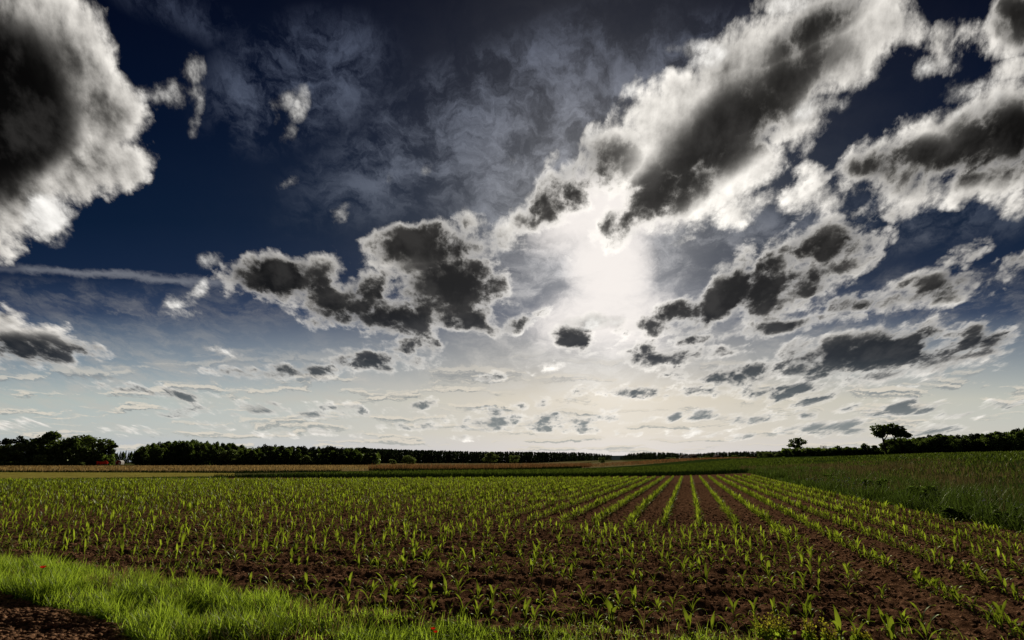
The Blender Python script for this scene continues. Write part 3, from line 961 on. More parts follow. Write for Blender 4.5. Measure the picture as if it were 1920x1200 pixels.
def maize_plan(seed, size):
    """Stalk height and the leaves of one plant (z, bearing, length, width, rise, droop)."""
    random.seed(seed)
    n = random.choice((4, 5, 5, 6))
    a0 = random.uniform(0, math.pi)
    hs = 0.16 * size
    leaves = []
    for i in range(n):
        t = i / (n - 1)
        z0 = hs * (0.18 + 0.78 * t)
        ang = a0 + (i % 2) * math.pi + random.uniform(-0.55, 0.55)
        length = size * (0.17 + 0.19 * math.sin(math.pi * (0.15 + 0.62 * t))) * random.uniform(0.8, 1.15)
        width = size * (0.024 + 0.028 * t) * random.uniform(0.8, 1.2)
        rise = math.radians(46 + 32 * t + random.uniform(-14, 10))
        droop = (3.6 - 2.2 * t) * random.uniform(0.6, 1.2)
        leaves.append((z0, ang, length, width, rise, droop))
    return hs, leaves


N_KINDS = 14
KINDS_OF_PLANT = []
for k in range(N_KINDS):
    hs, leaves = maize_plan(100 + k, 1.0)
    s = Shape()
    s.tube([(0, 0, -0.03), (0.002, 0, hs * 0.5), (0.0, 0.003, hs), (0.002, 0.004, hs * 1.25)], [0.008, 0.0075, 0.006, 0.002], 6)
    stalk_me = s.mesh("stalk", {'tone': np.full(s.n, 0.3)})
    stalk_me.materials.append(M_STALK)
    stalk_me.polygons.foreach_set('use_smooth', np.ones(len(stalk_me.polygons), bool))
    leaf_mes = []
    random.seed(500 + k)
    for lf in leaves:
        vs, fs = maize_leaf(*lf)
        me = mesh_from("leaf", vs, fs, {'tone': np.full(len(vs), random.uniform(0.05, 0.6))})
        me.materials.append(M_MAIZE)
        me.polygons.foreach_set('use_smooth', np.ones(len(me.polygons), bool))
        leaf_mes.append(me)
    KINDS_OF_PLANT.append((stalk_me, leaf_mes))


def flat_plant(seed, segs, across):
    hs, leaves = maize_plan(seed, 1.0)
    vs, fs, n = [], [], 0
    for lf in leaves:
        a, b = maize_leaf(*lf, segs=segs, across=across)
        vs.append(a)
        fs.append(b + n)
        n += len(a)
    w = 0.007
    a = np.array([(-w, 0, -0.02), (w, 0, -0.02), (w * 0.6, 0, hs), (-w * 0.6, 0, hs), (0, -w, -0.02), (0, w, -0.02), (0, w * 0.6, hs), (0, -w * 0.6, hs)])
    vs.append(a)
    fs.append(np.array([(0, 1, 2, 3), (4, 5, 6, 7)]) + n)
    return np.concatenate(vs), np.concatenate(fs)


# planting plan: lengthwise rows, and crosswise rows on the near headland
plants = []      # x, y, row label
VP = np.array([ground_at(*p) for p in VERGE])
for k in range(-110, 9):
    q = 0.16 + 0.76 * k
    if q > 6.1:
        continue
    p0 = 14.3 if k < 2 else (12.6 if k == 2 else 3.0)
    p = np.arange(p0, 82, 0.115)
    p = p + (RNG.random(len(p)) - 0.5) * 0.09
    qq = q + (RNG.random(len(p)) - 0.5) * 0.06
    x, y = RDIR[0] * p + QDIR[0] * qq, RDIR[1] * p + QDIR[1] * qq
    far = np.interp(x, [-80, -46, -15, 18, 40], [42, 47, 50, 57, 61])
    ok = (y < far) & (np.hypot(x, y) > 3.4) & (RNG.random(len(p)) > 0.08) & (np.abs(np.arctan2(x, y)) < math.radians(52))
    for a, b in zip(x[ok], y[ok]):
        plants.append((a, b, 'L%d' % (8 - k)))
for j in range(0, 11):
    p0 = (5.75, 6.5)[j] if j < 2 else 7.70 + 0.76 * (j - 2)
    qs = np.arange(-45, 1.95, 0.135)
    qs = qs + (RNG.random(len(qs)) - 0.5) * 0.10
    bend = 0.0062 * np.clip(-qs - 5.5, 0, 40) ** 2
    p = p0 + bend + (RNG.random(len(qs)) - 0.5) * 0.08
    x, y = RDIR[0] * p + QDIR[0] * qs, RDIR[1] * p + QDIR[1] * qs
    ok = (p < 14.6) & (np.hypot(x, y) > 3.4) & (RNG.random(len(qs)) > 0.20) & (np.abs(np.arctan2(x, y)) < math.radians(52))
    for a, b in zip(x[ok], y[ok]):
        plants.append((a, b, 'H%d' % j))
PX_ = np.array([(a, b) for a, b, _ in plants])
not_verge = ~in_poly(PX_[:, 0], PX_[:, 1], VP)
dens_keep = (fnoise(PX_[:, 0] * 0.5, PX_[:, 1] * 0.5, 2) > 0.16) | (np.hypot(PX_[:, 0], PX_[:, 1]) > 14)
sel = np.where(not_verge & dens_keep)[0]
PX_ = PX_[sel]
plants = [plants[i] for i in sel]


def photo_xy(x, y, z):
    f = y * math.cos(PITCH) + (z - CAM_H) * math.sin(PITCH)
    w = -y * math.sin(PITCH) + (z - CAM_H) * math.cos(PITCH)
    return 960 + FPX * x / f, 600 - FPX * w / f


DIST = np.hypot(PX_[:, 0], PX_[:, 1])
sxp, syp = photo_xy(PX_[:, 0], PX_[:, 1], 0.15)
inview = (sxp > -15) & (sxp < 1935) & (syp < 1215)
order = np.argsort(np.where(inview, DIST, 1e9))
near = order[:300]
ORD = ['first', 'second', 'third', 'fourth', 'fifth', 'sixth', 'seventh', 'eighth', 'ninth', 'tenth', 'eleventh', 'twelfth']
first_of = {}
REL = np.clip(1.0 + 0.17 * RNG.standard_normal(len(PX_)), 0.6, 1.4)
SIZE = 0.51 * REL * np.interp(DIST, [5, 7, 11, 40], [1.2, 1.05, 0.95, 1.0])
for i in near:
    x, y, row = plants[i]
    k = int(RNG.integers(N_KINDS))
    sz = SIZE[i]
    look = 'small' if REL[i] < 0.86 else ('tall' if REL[i] > 1.12 else 'middling')
    nl = len(KINDS_OF_PLANT[k][1])
    nth = int(row[1:])
    if row[0] == 'H':
        where = 'in the %s crosswise row from the grass verge' % ORD[nth]
        grp = 'maize plants of the crosswise rows'
    else:
        where = 'in the %s lengthwise row from the weed strip' % ORD[min(nth, 11)]
        grp = 'maize plants of the lengthwise rows'
    lab = '%s young %s-leaved maize plant %s' % (look, {4: 'four', 5: 'five', 6: 'six'}[nl], where)
    loc = (x, y, float(soil_height(np.array([x]), np.array([y]))[0]))
    if k not in first_of:
        root = bpy.data.objects.new("maize_plant", None)
        root.empty_display_size = 0.05
        COL.objects.link(root)
        put("stalk", KINDS_OF_PLANT[k][0], None, root)
        for me in KINDS_OF_PLANT[k][1]:
            put("leaf", me, None, root)
        first_of[k] = root
    else:
        src = first_of[k]
        root = src.copy()
        COL.objects.link(root)
        for ch in src.children:
            c = ch.copy()
            COL.objects.link(c)
            c.parent = root
    root.location = loc
    root.rotation_euler = (RNG.uniform(-0.10, 0.10), RNG.uniform(-0.10, 0.10), RNG.uniform(0, 6.28))
    root.scale = (sz, sz, sz)
    tag(root, lab, 'maize plant', grp)

rest = order[300:]
TMPL = {'mid': [flat_plant(700 + i, 5, 2) for i in range(10)], 'far': [flat_plant(800 + i, 3, 1) for i in range(10)]}
VV, FF, TT, nv0 = [], [], [], 0
for lod, lo, hi in (('mid', 0, 20), ('far', 20, 200)):
    ids = rest[(DIST[rest] >= lo) & (DIST[rest] < hi)]
    for t, (tv, tf) in enumerate(TMPL[lod]):
        ii = ids[t::len(TMPL[lod])]
        n = len(ii)
        if not n:
            continue
        a = RNG.random(n) * 6.28
        s = SIZE[ii][:, None]
        c, sn = np.cos(a)[:, None], np.sin(a)[:, None]
        wide = 1.0 if lod == 'mid' else 1.15
        X = (tv[None, :, 0] * c - tv[None, :, 1] * sn) * s * wide + PX_[ii, 0][:, None]
        Y = (tv[None, :, 0] * sn + tv[None, :, 1] * c) * s * wide + PX_[ii, 1][:, None]
        Z = tv[None, :, 2] * s + soil_height(PX_[ii, 0], PX_[ii, 1])[:, None]
        VV.append(np.stack([X, Y, Z], -1).reshape(-1, 3))
        FF.append((tf[None] + (np.arange(n) * len(tv))[:, None, None]).reshape(-1, 4) + nv0)
        TT.append(np.repeat(RNG.random(n) * 0.9, len(tv)))
        nv0 += n * len(tv)
o = put("maize_crop", mesh_from("maize_crop", np.concatenate(VV), np.concatenate(FF), {'tone': np.concatenate(TT)}), M_MAIZE)
tag(o, "dense young maize filling the field as far as the weed bank", "maize", kind='stuff')


# ------------------------------------------------------------------ trees
def leaf_cards(pts, size, rng):
    """Small randomly turned leaf sprays at the given points."""
    n = len(pts)
    a = rng.standard_normal((n, 3))
    a /= np.linalg.norm(a, axis=1, keepdims=True)
    b = np.cross(a, rng.standard_normal((n, 3)))
    b /= np.linalg.norm(b, axis=1, keepdims=True)
    s = (size * (0.5 + rng.random(n)))[:, None]
    V = np.stack([pts - a * s - b * s * 0.45, pts + a * s * 0.2 - b * s * 0.75, pts + a * s * 1.1 + b * s * 0.25, pts - a * s * 0.15 + b * s * 0.8], 1)
    F = np.arange(n * 4).reshape(n, 4)
    return V.reshape(-1, 3), F


def crown_points(lobes, per, rng, hollow=0.55):
    out = []
    vol = np.array([l[3] * l[4] * l[5] for l in lobes]) ** 0.67
    for l, k in zip(lobes, (per * vol / vol.sum()).astype(int)):
        d = rng.standard_normal((k, 3))
        d /= np.linalg.norm(d, axis=1, keepdims=True)
        clump = 0.82 + 0.36 * np.abs(np.sin(d[:, 0] * 5 + l[0] * 40) * np.cos(d[:, 2] * 6 + l[1] * 30) * np.sin(d[:, 1] * 5))
        r = (hollow + (1 - hollow) * rng.random(k) ** 0.6) * clump
        out.append(np.array(l[:3]) + d * r[:, None] * np.array(l[3:6]))
    return np.concatenate(out)


def tree_kind(kind, seed):
    """Unit-high tree of unit crown width: returns trunk mesh and crown mesh."""
    rng = np.random.default_rng(seed)
    random.seed(seed)
    s = Shape()
    if kind == 'broad':
        lobes = [(0, 0, 0.55, 0.34, 0.34, 0.36)]
        for i in range(13):
            a = rng.uniform(0, 6.28)
            r = rng.uniform(0.10, 0.34)
            z = rng.uniform(0.22, 0.86)
            r *= 1.15 - abs(z - 0.5)
            q = rng.uniform(0.11, 0.20)
            lobes.append((r * math.cos(a), r * math.sin(a), z, q, q, q * 0.72))
        trunk_top, n, size = 0.62, 2600, 0.030
    elif kind == 'pine':
        lobes = []
        for i in range(10):
            a = rng.uniform(0, 6.28)
            z = rng.uniform(0.42, 0.93)
            r = rng.uniform(0.05, 0.30) * (1.25 - z)/0.7
            q = rng.uniform(0.12, 0.20)
            lobes.append((r * math.cos(a), r * math.sin(a), z, q, q, q * 0.45))
        lobes.append((0, 0, 0.92, 0.13, 0.13, 0.08))
        lobes.append((0, 0, 0.30, 0.40, 0.40, 0.28))
        trunk_top, n, size = 0.92, 1800, 0.030
    elif kind == 'spruce':
        lobes = []
        for i in range(9):
            z = 0.10 + 0.095 * i
            r = 0.42 * (1 - z) + 0.05
            lobes.append((rng.uniform(-0.03, 0.03), rng.uniform(-0.03, 0.03), z, r, r, 0.075))
        lobes.append((0, 0, 0.95, 0.03, 0.03, 0.07))
        trunk_top, n, size = 0.95, 1700, 0.030
    elif kind == 'bush':
        lobes = [(0, 0, 0.45, 0.38, 0.38, 0.44)]
        for i in range(9):
            a = rng.uniform(0, 6.28)
            r = rng.uniform(0.15, 0.34)
            q = rng.uniform(0.14, 0.22)
            lobes.append((r * math.cos(a), r * math.sin(a), rng.uniform(0.18, 0.80), q, q, q))
        trunk_top, n, size = 0.4, 1700, 0.038
    elif kind == 'weed':
        lobes = [(0, 0, 0.40, 0.38, 0.38, 0.40)]
        for i in range(11):
            a = rng.uniform(0, 6.28)
            r = rng.uniform(0.15, 0.42)
            q = rng.uniform(0.08, 0.18)
            lobes.append((r * math.cos(a), r * math.sin(a), rng.uniform(0.15, 0.92), q, q, q * 1.3))
        trunk_top, n, size = 0.5, 2200, 0.032
    elif kind == 'spread':                       # the big double-crowned tree on the right
        lobes = [(-0.33, 0, 0.84, 0.17, 0.16, 0.13), (-0.25, 0.05, 0.74, 0.14, 0.13, 0.10), (-0.15, 0, 0.88, 0.12, 0.13, 0.08),
                 (0.03, 0, 0.90, 0.16, 0.16, 0.10), (0.18, -0.03, 0.83, 0.17, 0.16, 0.11), (0.30, 0.03, 0.74, 0.14, 0.14, 0.08), (0.41, 0, 0.66, 0.10, 0.12, 0.06),
                 (0.02, 0.05, 0.76, 0.09, 0.10, 0.05), (-0.30, -0.04, 0.68, 0.12, 0.1, 0.06), (0.22, 0.04, 0.70, 0.13, 0.12, 0.07), (-0.10, 0.03, 0.78, 0.10, 0.1, 0.06), (-0.38, 0, 0.70, 0.08, 0.1, 0.06), (0.13, 0, 0.71, 0.08, 0.1, 0.04)]
        lobes = [(l[0], l[1], l[2] - 0.01, l[3] * 1.05, l[4] * 1.1, l[5] * 1.55) for l in lobes]
        trunk_top, n, size = 0.62, 3400, 0.026
    else:                                        # 'tall': open airy crown on a visible stem
        lobes = []
        for i in range(22):
            dv = rng.standard_normal(3)
            dv /= np.linalg.norm(dv)
            k = rng.uniform(0.55, 1.0)
            q = rng.uniform(0.08, 0.14)
            lobes.append((0.36 * k * dv[0], 0.36 * k * dv[1], 0.66 + 0.28 * k * dv[2], q, q, q * 0.75))
        lobes += [(0.05, 0, 0.20, 0.42, 0.4, 0.2), (0.3, 0, 0.30, 0.25, 0.25, 0.12)]
        trunk_top, n, size = 0.75, 2200, 0.030
    if kind == 'spread':
        s.tube([(-0.20, 0, -0.03), (-0.21, 0, 0.25), (-0.235, 0, 0.48), (-0.25, 0, 0.62), (-0.29, 0, 0.78)], [0.030, 0.026, 0.022, 0.018, 0.008], 7)
        s.tube([(-0.235, 0, 0.48), (-0.12, 0.02, 0.62), (-0.05, 0, 0.78)], [0.016, 0.013, 0.006], 6)
        s.tube([(0.10, 0, -0.05), (0.09, 0, 0.3), (0.07, 0, 0.55), (0.12, 0, 0.72), (0.20, 0, 0.84)], [0.026, 0.022, 0.018, 0.014, 0.006], 7)
        s.tube([(0.07, 0, 0.55), (0.0, 0, 0.70), (-0.02, 0, 0.86)], [0.013, 0.01, 0.005], 6)
        s.tube([(0.12, 0, 0.70), (0.28, 0, 0.74), (0.38, 0, 0.70)], [0.011, 0.009, 0.004], 6)
    else:
        s.tube([(0, 0, -0.03), (0.006, 0.004, trunk_top * 0.5), (0, 0, trunk_top)], [0.028, 0.020, 0.006], 7)
        for l in lobes[:9]:
            if kind != 'spruce' and l[2] > 0.3:
                z0 = max(0.15, l[2] - 0.22)
                s.tube([(0, 0, z0), (l[0] * 0.5, l[1] * 0.5, (z0 + l[2]) / 2 + 0.02), tuple(l[:3])], [0.012, 0.009, 0.004], 5)
    pts = crown_points(lobes, n, rng)
    if kind == 'spruce':
        d = np.hypot(pts[:, 0], pts[:, 1])
        pts[:, 2] -= d * 0.25
    V, F = leaf_cards(pts, np.full(len(pts), size), rng)
    me = mesh_from("crown", V, F, {'tone': np.repeat(rng.random(len(pts)) * 0.9, 4)})
    tr = s.mesh("trunk")
    tr.materials.append(M_BARK)
    tr.polygons.foreach_set('use_smooth', np.ones(len(tr.polygons), bool))
    me.materials.append({'pine': M_NEEDLE, 'spruce': M_NEEDLE, 'bush': M_BUSH, 'weed': M_CLUMP}.get(kind, M_CROWN))
    return tr, me


def empty(name, loc, rz, label, cat, group=None):
    o = bpy.data.objects.new(name, None)
    COL.objects.link(o)
    o.location = loc
    o.rotation_euler = (0, 0, rz)
    return tag(o, label, cat, group)


TREES = {}
for kk, cnt in (('broad', 5), ('pine', 5), ('spruce', 3), ('bush', 4), ('spread', 1), ('tall', 2), ('weed', 3)):
    TREES[kk] = [tree_kind(kk, 900 + 31 * i + len(kk)) for i in range(cnt)]
    if kk == 'broad':
        for i, (tr, me) in enumerate(TREES[kk][3:]):      # greener trees that stand in front of the woods
            me.materials[0] = M_BUSH


def tree(kind, px, top, width, depth, label, group=None, name='tree', variant=None, yaw=None, sink=0.0, cat='tree'):
    """A tree whose crown shows at photo column px with its top at photo row top, depth metres off."""
    u, v = sky_uv(px, top)
    x, y = u * depth, depth
    z0 = float(land(np.array([x]), np.array([y]))[0]) - sink
    h = CAM_H + v * depth - z0
    u2, _ = sky_uv(px + width, top)
    w = abs(u2 - u) * depth
    tr, cr = TREES[kind][variant if variant is not None else random.randrange(len(TREES[kind]))]
    root = bpy.data.objects.new(name, None)
    COL.objects.link(root)
    put("trunk", tr, None, root)
    put("crown", cr, None, root)
    root.location = (x, y, z0)
    root.rotation_euler = (0, 0, random.uniform(0, 6.28) if yaw is None else yaw)
    root.scale = (w, w, h)
    return tag(root, label, cat, group)


random.seed(11)
tree('bush', -18, 824, 60, 236, "round dark bushy tree cut by the left edge of the photo", name='broadleaf_tree')
tree('pine', 12, 821, 44, 244, "dark spiky conifer nearest the left edge", name='conifer_tree')
tree('pine', 38, 817, 50, 238, "dark conifer with a ragged top left of the big round trees", name='conifer_tree')
tree('broad', 28, 829, 62, 232, "lower green broadleaf tree in front of the left conifers", name='broadleaf_tree', variant=3)
tree('broad', 88, 807, 76, 240, "tallest round dark tree of the left clump", name='broadleaf_tree', variant=0)
tree('broad', 134, 813, 62, 238, "round dark tree in the middle of the left clump", name='broadleaf_tree', variant=1)
tree('broad', 177, 812, 74, 236, "broad round dark tree above the red farm machine", name='broadleaf_tree', variant=2)
tree('pine', 207, 825, 44, 240, "ragged dark tree ending the left clump beside the pale trailer", name='pine_tree', variant=1)
tree('broad', 112, 815, 74, 247, "dark tree filling the back of the left clump", name='broadleaf_tree', variant=2)
tree('broad', 156, 817, 74, 249, "dark tree standing behind the red farm machine", name='broadleaf_tree', variant=0)
tree('broad', 58, 818, 60, 247, "dark tree between the conifers and the tallest round tree", name='broadleaf_tree', variant=1)
tree('bush', 77, 850, 26, 226, "light green bush at the foot of the tallest round tree", name='bush', cat='bush')
tree('bush', 28, 866, 16, 224, "small pale flowering bush at the foot of the left conifers", name='bush', cat='bush')
tree('bush', 152, 865, 18, 225, "small green bush just left of the red farm machine", name='bush', cat='bush')
for i in range(9):
    tree('spruce' if i % 3 else 'broad', 216 + i * 5.2, 845 + random.uniform(-2, 3), 10, 560 + 25 * random.random(), "small distant tree in the gap between the two left woods", "distant trees in the left gap", name='distant_tree', variant=1)
# low clipped hedge before the left clump
hx0, hx1 = ground_at(-40, 873.2)[0], ground_at(178, 873.2)[0]
rng = np.random.default_rng(5)
n = 4200
pts = np.c_[hx0 + (hx1 - hx0) * rng.random(n), 221 + 1.6 * rng.random(n), 0.1 + 1.25 * rng.random(n) ** 0.7]
V, F = leaf_cards(pts, np.full(n, 0.28), rng)
tag(put("hedge", mesh_from("hedge", V, F, {'tone': np.repeat(rng.random(n) * 0.9, 4)}), M_CROWN, flat=True), "long low dark hedge in front of the left tree clump", "hedge")

# the long wood left of centre
OUT_X = [252, 264, 285, 330, 365, 390, 430, 470, 500, 540, 580, 612, 645, 680, 704, 730]
OUT_Y = [846, 836, 829, 825.5, 822.5, 827, 830, 837, 833, 835, 838, 835, 838, 839, 841, 843]
WOOD = "dark tree of the long wood left of the photo's centre"
for row, (d, off, step) in enumerate(((262, 5, 9.0), (276, 2, 8.2), (290, 0, 8.2), (305, 0, 9.0))):
    for px in np.arange(262, 712, step):
        px += random.uniform(-3, 3)
        top = float(np.interp(px, OUT_X, OUT_Y)) + off + random.uniform(-2.0, 3.5)
        kind = 'pine' if (px > 490 and random.random() < 0.6) or random.random() < 0.25 else 'broad'
        tree(kind, px, top, random.uniform(17, 26), d + random.uniform(-4, 4), WOOD, "trees of the long left wood", name='woodland_tree', variant=random.randrange(3))
tree('broad', 430, 842, 46, 254, "lighter green round tree at the edge of the long wood", name='broadleaf_tree', variant=3)
tree('broad', 577, 853, 30, 252, "small bushy green tree on a short stem before the long wood", name='broadleaf_tree', variant=4)
tree('bush', 768, 852, 32, 330, "wide green bush before the far wood, right of the long wood", name='bush', cat='bush', variant=1)
tree('bush', 737, 860.5, 18, 330, "small round bush left of the wide green bush", name='bush', cat='bush', variant=2)
tree('broad', 919, 846, 34, 420, "round green tree standing before the far wood at centre", name='broadleaf_tree', variant=4)
tree('bush', 965, 852, 22, 420, "smaller round tree right of the round green tree at centre", name='bush', cat='tree', variant=0)
tree('bush', 1127, 857, 14.5, 300, "small dark round tree alone on the tan field", name='bush', cat='tree', variant=3)
tree('bush', 1235, 861.5, 11, 420, "tiny round bush on the tan field before the village", name='bush', cat='bush', variant=1)
for px, top, w in ((1257, 857, 22), (1273, 860, 12), (1305, 856, 14), (1316, 857, 16), (1324, 854, 14), (1334, 858, 18), (1362, 856, 20), (1378, 853, 18), (1392, 855, 18), (1408, 857, 18)):
    tree('bush', px, top, w, 620, "grey-green bushy tree among the village houses", "trees of the distant village", name='village_tree')


# far woods that read as one mass
def wood_mass(name, outline, depth, thick, nrow, spacing, label):
    xs, ys = [p[0] for p in outline], [p[1] for p in outline]
    rng = np.random.default_rng(len(name) + int(xs[0]))
    VV, FF, TT, k = [], [], [], 0
    for r in range(nrow):
        for px in np.arange(xs[0], xs[-1], spacing):
            px += rng.uniform(-spacing, spacing) * 0.6
            d = depth + thick * r / nrow + rng.uniform(-6, 6)
            top = float(np.interp(px, xs, ys)) + rng.uniform(-1.0, 1.6)
            u, v = sky_uv(px, top)
            z0 = float(land(np.array([u * d]), np.array([d]))[0])
            h = CAM_H + v * d - z0
            w = h * rng.uniform(0.28, 0.5)
            kk = 'spruce' if rng.random() < 0.6 else 'broad'
            m = 130
            if kk == 'spruce':
                t = rng.random(m) ** 0.8
                a = rng.random(m) * 6.28
                rad = (1 - t) * 0.5 * (0.5 + 0.5 * rng.random(m))
            else:
                t = rng.random(m)
                a = rng.random(m) * 6.28
                rad = 0.6 * np.sqrt(np.clip(1 - (2 * t - 1.05) ** 2, 0.02, 1)) * (0.5 + 0.5 * rng.random(m))
            pts = np.c_[u * d + rad * np.cos(a) * w, d + rad * np.sin(a) * w, z0 + h * t]
            V, F = leaf_cards(pts, np.full(m, h * 0.055), rng)
            VV.append(V)
            FF.append(F + k)
            TT.append(np.repeat(rng.random(m) * 0.9, 4))
            k += len(V)
    return stuff(name, np.concatenate(VV), np.concatenate(FF), np.concatenate(TT), M_NEEDLE, label, "wood")


wood_mass("far_wood", [(690, 841), (760, 844), (830, 846), (900, 847.5), (1000, 848), (1090, 849), (1120, 851), (1147, 854)], 690, 90, 5, 4.2, "long dark far wood running along the horizon at centre")
wood_mass("distant_wood", [(1166, 855), (1180, 851.5), (1205, 849), (1250, 849), (1280, 850.5), (1292, 852.5), (1320, 850), (1360, 848), (1450, 846.5), (1500, 846)], 960, 140, 5, 4.0, "dark distant wood behind the village right of centre")
# wooded ridge on the skyline, seen through the gap
rx = np.linspace(300, 1500, 60)
prof = 36 + 4 * (fnoise(rx * 0.004, rx * 0, 2) - 0.5)
VV = np.concatenate([np.c_[rx, np.full(60, 3300.0), np.full(60, -1.0)], np.c_[rx, np.full(60, 3500.0), prof + CAM_H], np.c_[rx, np.full(60, 4300.0), np.full(60, -1.0)]])
idx = np.arange(180).reshape(3, 60)
F = np.stack([idx[:-1, :-1], idx[:-1, 1:], idx[1:, 1:], idx[1:, :-1]], -1).reshape(-1, 4)
M_HAZY_RIDGE = surface_material("hazy_ridge_wood", [(0.3, (0.03, 0.045, 0.05)), (0.7, (0.05, 0.07, 0.075))], 0.02, 8.0, 0.95)  # distance haze put into the wood's colour as a bluish cast
tag(put("hills", mesh_from("hills", VV, F), M_HAZY_RIDGE), kind='structure')

# right-hand trees
tree('bush', 1430, 845, 24, 262, "dark leafy tree at the left end of the right-hand hedgerow", name='hedgerow_tree', variant=0)
tree('tall', 1494, 818, 46, 205, "slender tree with an airy round crown above the right hedgerow", name='airy_tree', variant=0)
HEDGE = "dark bushy shrub of the hedgerow left of the big tree"
for px in np.arange(1440, 1650, 7.5):
    px += random.uniform(-3, 3)
    tree('bush' if random.random() < 0.6 else 'broad', px, 848 + random.uniform(-3, 4), random.uniform(18, 30), 190 + random.uniform(-6, 14), HEDGE, "shrubs of the right hedgerow", name='hedgerow_shrub', variant=random.randrange(3))
for px, top, w in ((1571, 833, 17), (1588, 835, 20), (1603, 836, 14), (1560, 840, 14), (1528, 842, 12)):
    tree('tall', px, top, w, 186, "thin airy young tree rising from the hedgerow right of the power mast", "airy young trees of the hedgerow", name='young_tree', variant=1)
tree('broad', 1622, 829, 24, 184, "round dark tree just left of the big double-crowned tree", name='broadleaf_tree', variant=1)
tree('broad', 1640, 834, 26, 182, "dark tree touching the left side of the big double-crowned tree", name='broadleaf_tree', variant=0)
tree('spread', 1669, 796, 71, 168, "big spreading tree with a double crown and bare trunk on the right", name='spreading_tree', variant=0, yaw=0.0)
tree('broad', 1659, 826, 26, 171, "lighter green ivy-clad tree under the big double crown", name='broadleaf_tree', variant=3)
for px, top in ((1668, 824), (1680, 822), (1692, 822), (1704, 823)):
    tree('broad', px, top, 28, 175, "dark tree filling the wood under the right half of the big double crown", "trees under the big double crown", name='broadleaf_tree', variant=px % 3)
RX = [1675, 1690, 1705, 1720, 1735, 1750, 1780, 1800, 1825, 1850, 1880, 1920, 2040]
RY = [822, 820, 821, 820, 817, 813, 813, 815, 812, 810, 807, 801, 795]
RWOOD = "dark round-topped tree of the wood at the right edge"
for row, (d, off, step) in enumerate(((166, 4, 11.5), (176, 1, 11.0), (188, 0, 11.0), (200, 2, 12))):
    for px in np.arange(1676, 2030, step):
        px += random.uniform(-4, 4)
        top = float(np.interp(px, RX, RY)) + off + random.uniform(-2, 3)
        tree('pine' if random.random() < 0.4 else 'broad', px, top, random.uniform(24, 36), d + random.uniform(-3, 3), RWOOD, "trees of the right-hand wood", name='wood_edge_tree', variant=random.randrange(3))

# leafy clumps in the weed strip
for i, (px, py, wpx, hpx) in enumerate(((1722, 946, 70, 34), (1880, 985, 60, 34), (1640, 925, 50, 26), (1790, 975, 50, 26), (1560, 908, 40, 18))):
    x, y = ground_at(px, py)
    z = float(land(np.array([x]), np.array([y]))[0])
    r = math.hypot(x, y) / FPX
    tr, cr = TREES['weed'][i % 3]
    root = empty("weed_clump", (x, y, z - 0.03), random.uniform(0, 6.28), "bushy dark leafy weed clump standing in the weed strip right of the maize", "weed", "leafy weed clumps of the right strip")
    root.scale = (wpx * r, wpx * r, hpx * r * 0.85)
    put("stem", tr, None, root)
    put("foliage", cr, None, root)

# dark undergrowth closing the foot of the woods
def undergrowth(name, x0, x1, depth, thick, h, n, label):
    rng = np.random.default_rng(n)
    px = x0 + (x1 - x0) * rng.random(n)
    d = depth + thick * rng.random(n)
    up = np.array([sky_uv(p, 866)[0] for p in px])
    X = up * d
    pts = np.c_[X, d, land(X, d) + h * rng.random(n)]
    V, F = leaf_cards(pts, np.full(n, 0.55), rng)
    stuff(name, V, F, np.repeat(rng.random(n) * 0.9, 4), M_CROWN, label, "undergrowth")


undergrowth("wood_undergrowth", 258, 712, 262, 30, 5.0, 9000, "dark undergrowth filling the foot of the long left wood")
undergrowth("hedgerow_undergrowth", 1470, 1672, 184, 14, 2.2, 5000, "dark undergrowth along the foot of the right hedgerow")
undergrowth("wood_edge_undergrowth", 1664, 2030, 170, 24, 4.5, 9000, "dark undergrowth filling the foot of the right-hand wood")
undergrowth("clump_undergrowth", -40, 214, 234, 14, 4.0, 6000, "dark undergrowth between the stems of the left clump")


# ------------------------------------------------------------------ things in the distance
def at_px(px, depth):
    x = sky_uv(px, 866)[0] * depth
    return x, depth, float(land(np.array([x]), np.array([depth]))[0])


M_RED = plain_material("red_paint", (0.75, 0.055, 0.03), 0.4)
M_DARKRED = plain_material("dark_red_paint", (0.22, 0.03, 0.02), 0.5)
M_WHITE = plain_material("white_paint", (0.78, 0.76, 0.72), 0.5, 0.1)
M_TYRE = plain_material("tyre", (0.02, 0.02, 0.02), 0.9)
M_STEEL = plain_material("steel", (0.18, 0.18, 0.18), 0.5)
M_WALL = plain_material("plaster", (0.62, 0.58, 0.52), 0.9, 0.12, 0.6)
M_ROOF = plain_material("roof_tiles", (0.06, 0.048, 0.042), 0.9, 0.4, 1.5)
M_GLASS = plain_material("window_glass", (0.02, 0.025, 0.03), 0.1, 0.1)


def wheel(parent, x, y, r, w):
    s = Shape()
    s.tube([(x, y - w / 2, r), (x, y - w * 0.4, r), (x, y + w * 0.4, r), (x, y + w / 2, r)], [r * 0.9, r, r, r * 0.9], 16)
    o = put("wheel", s.mesh("wheel"), M_TYRE, parent)
    s = Shape()
    s.tube([(x, y - w / 2 - 0.01, r), (x, y + w / 2 + 0.01, r)], [r * 0.5, r * 0.5], 12)
    s.tube([(x, y - w / 2 - 0.012, r), (x, y - w / 2 - 0.02, r)], [r * 0.5, 0.01], 12)
    put("rim", s.mesh("rim"), M_STEEL, o)


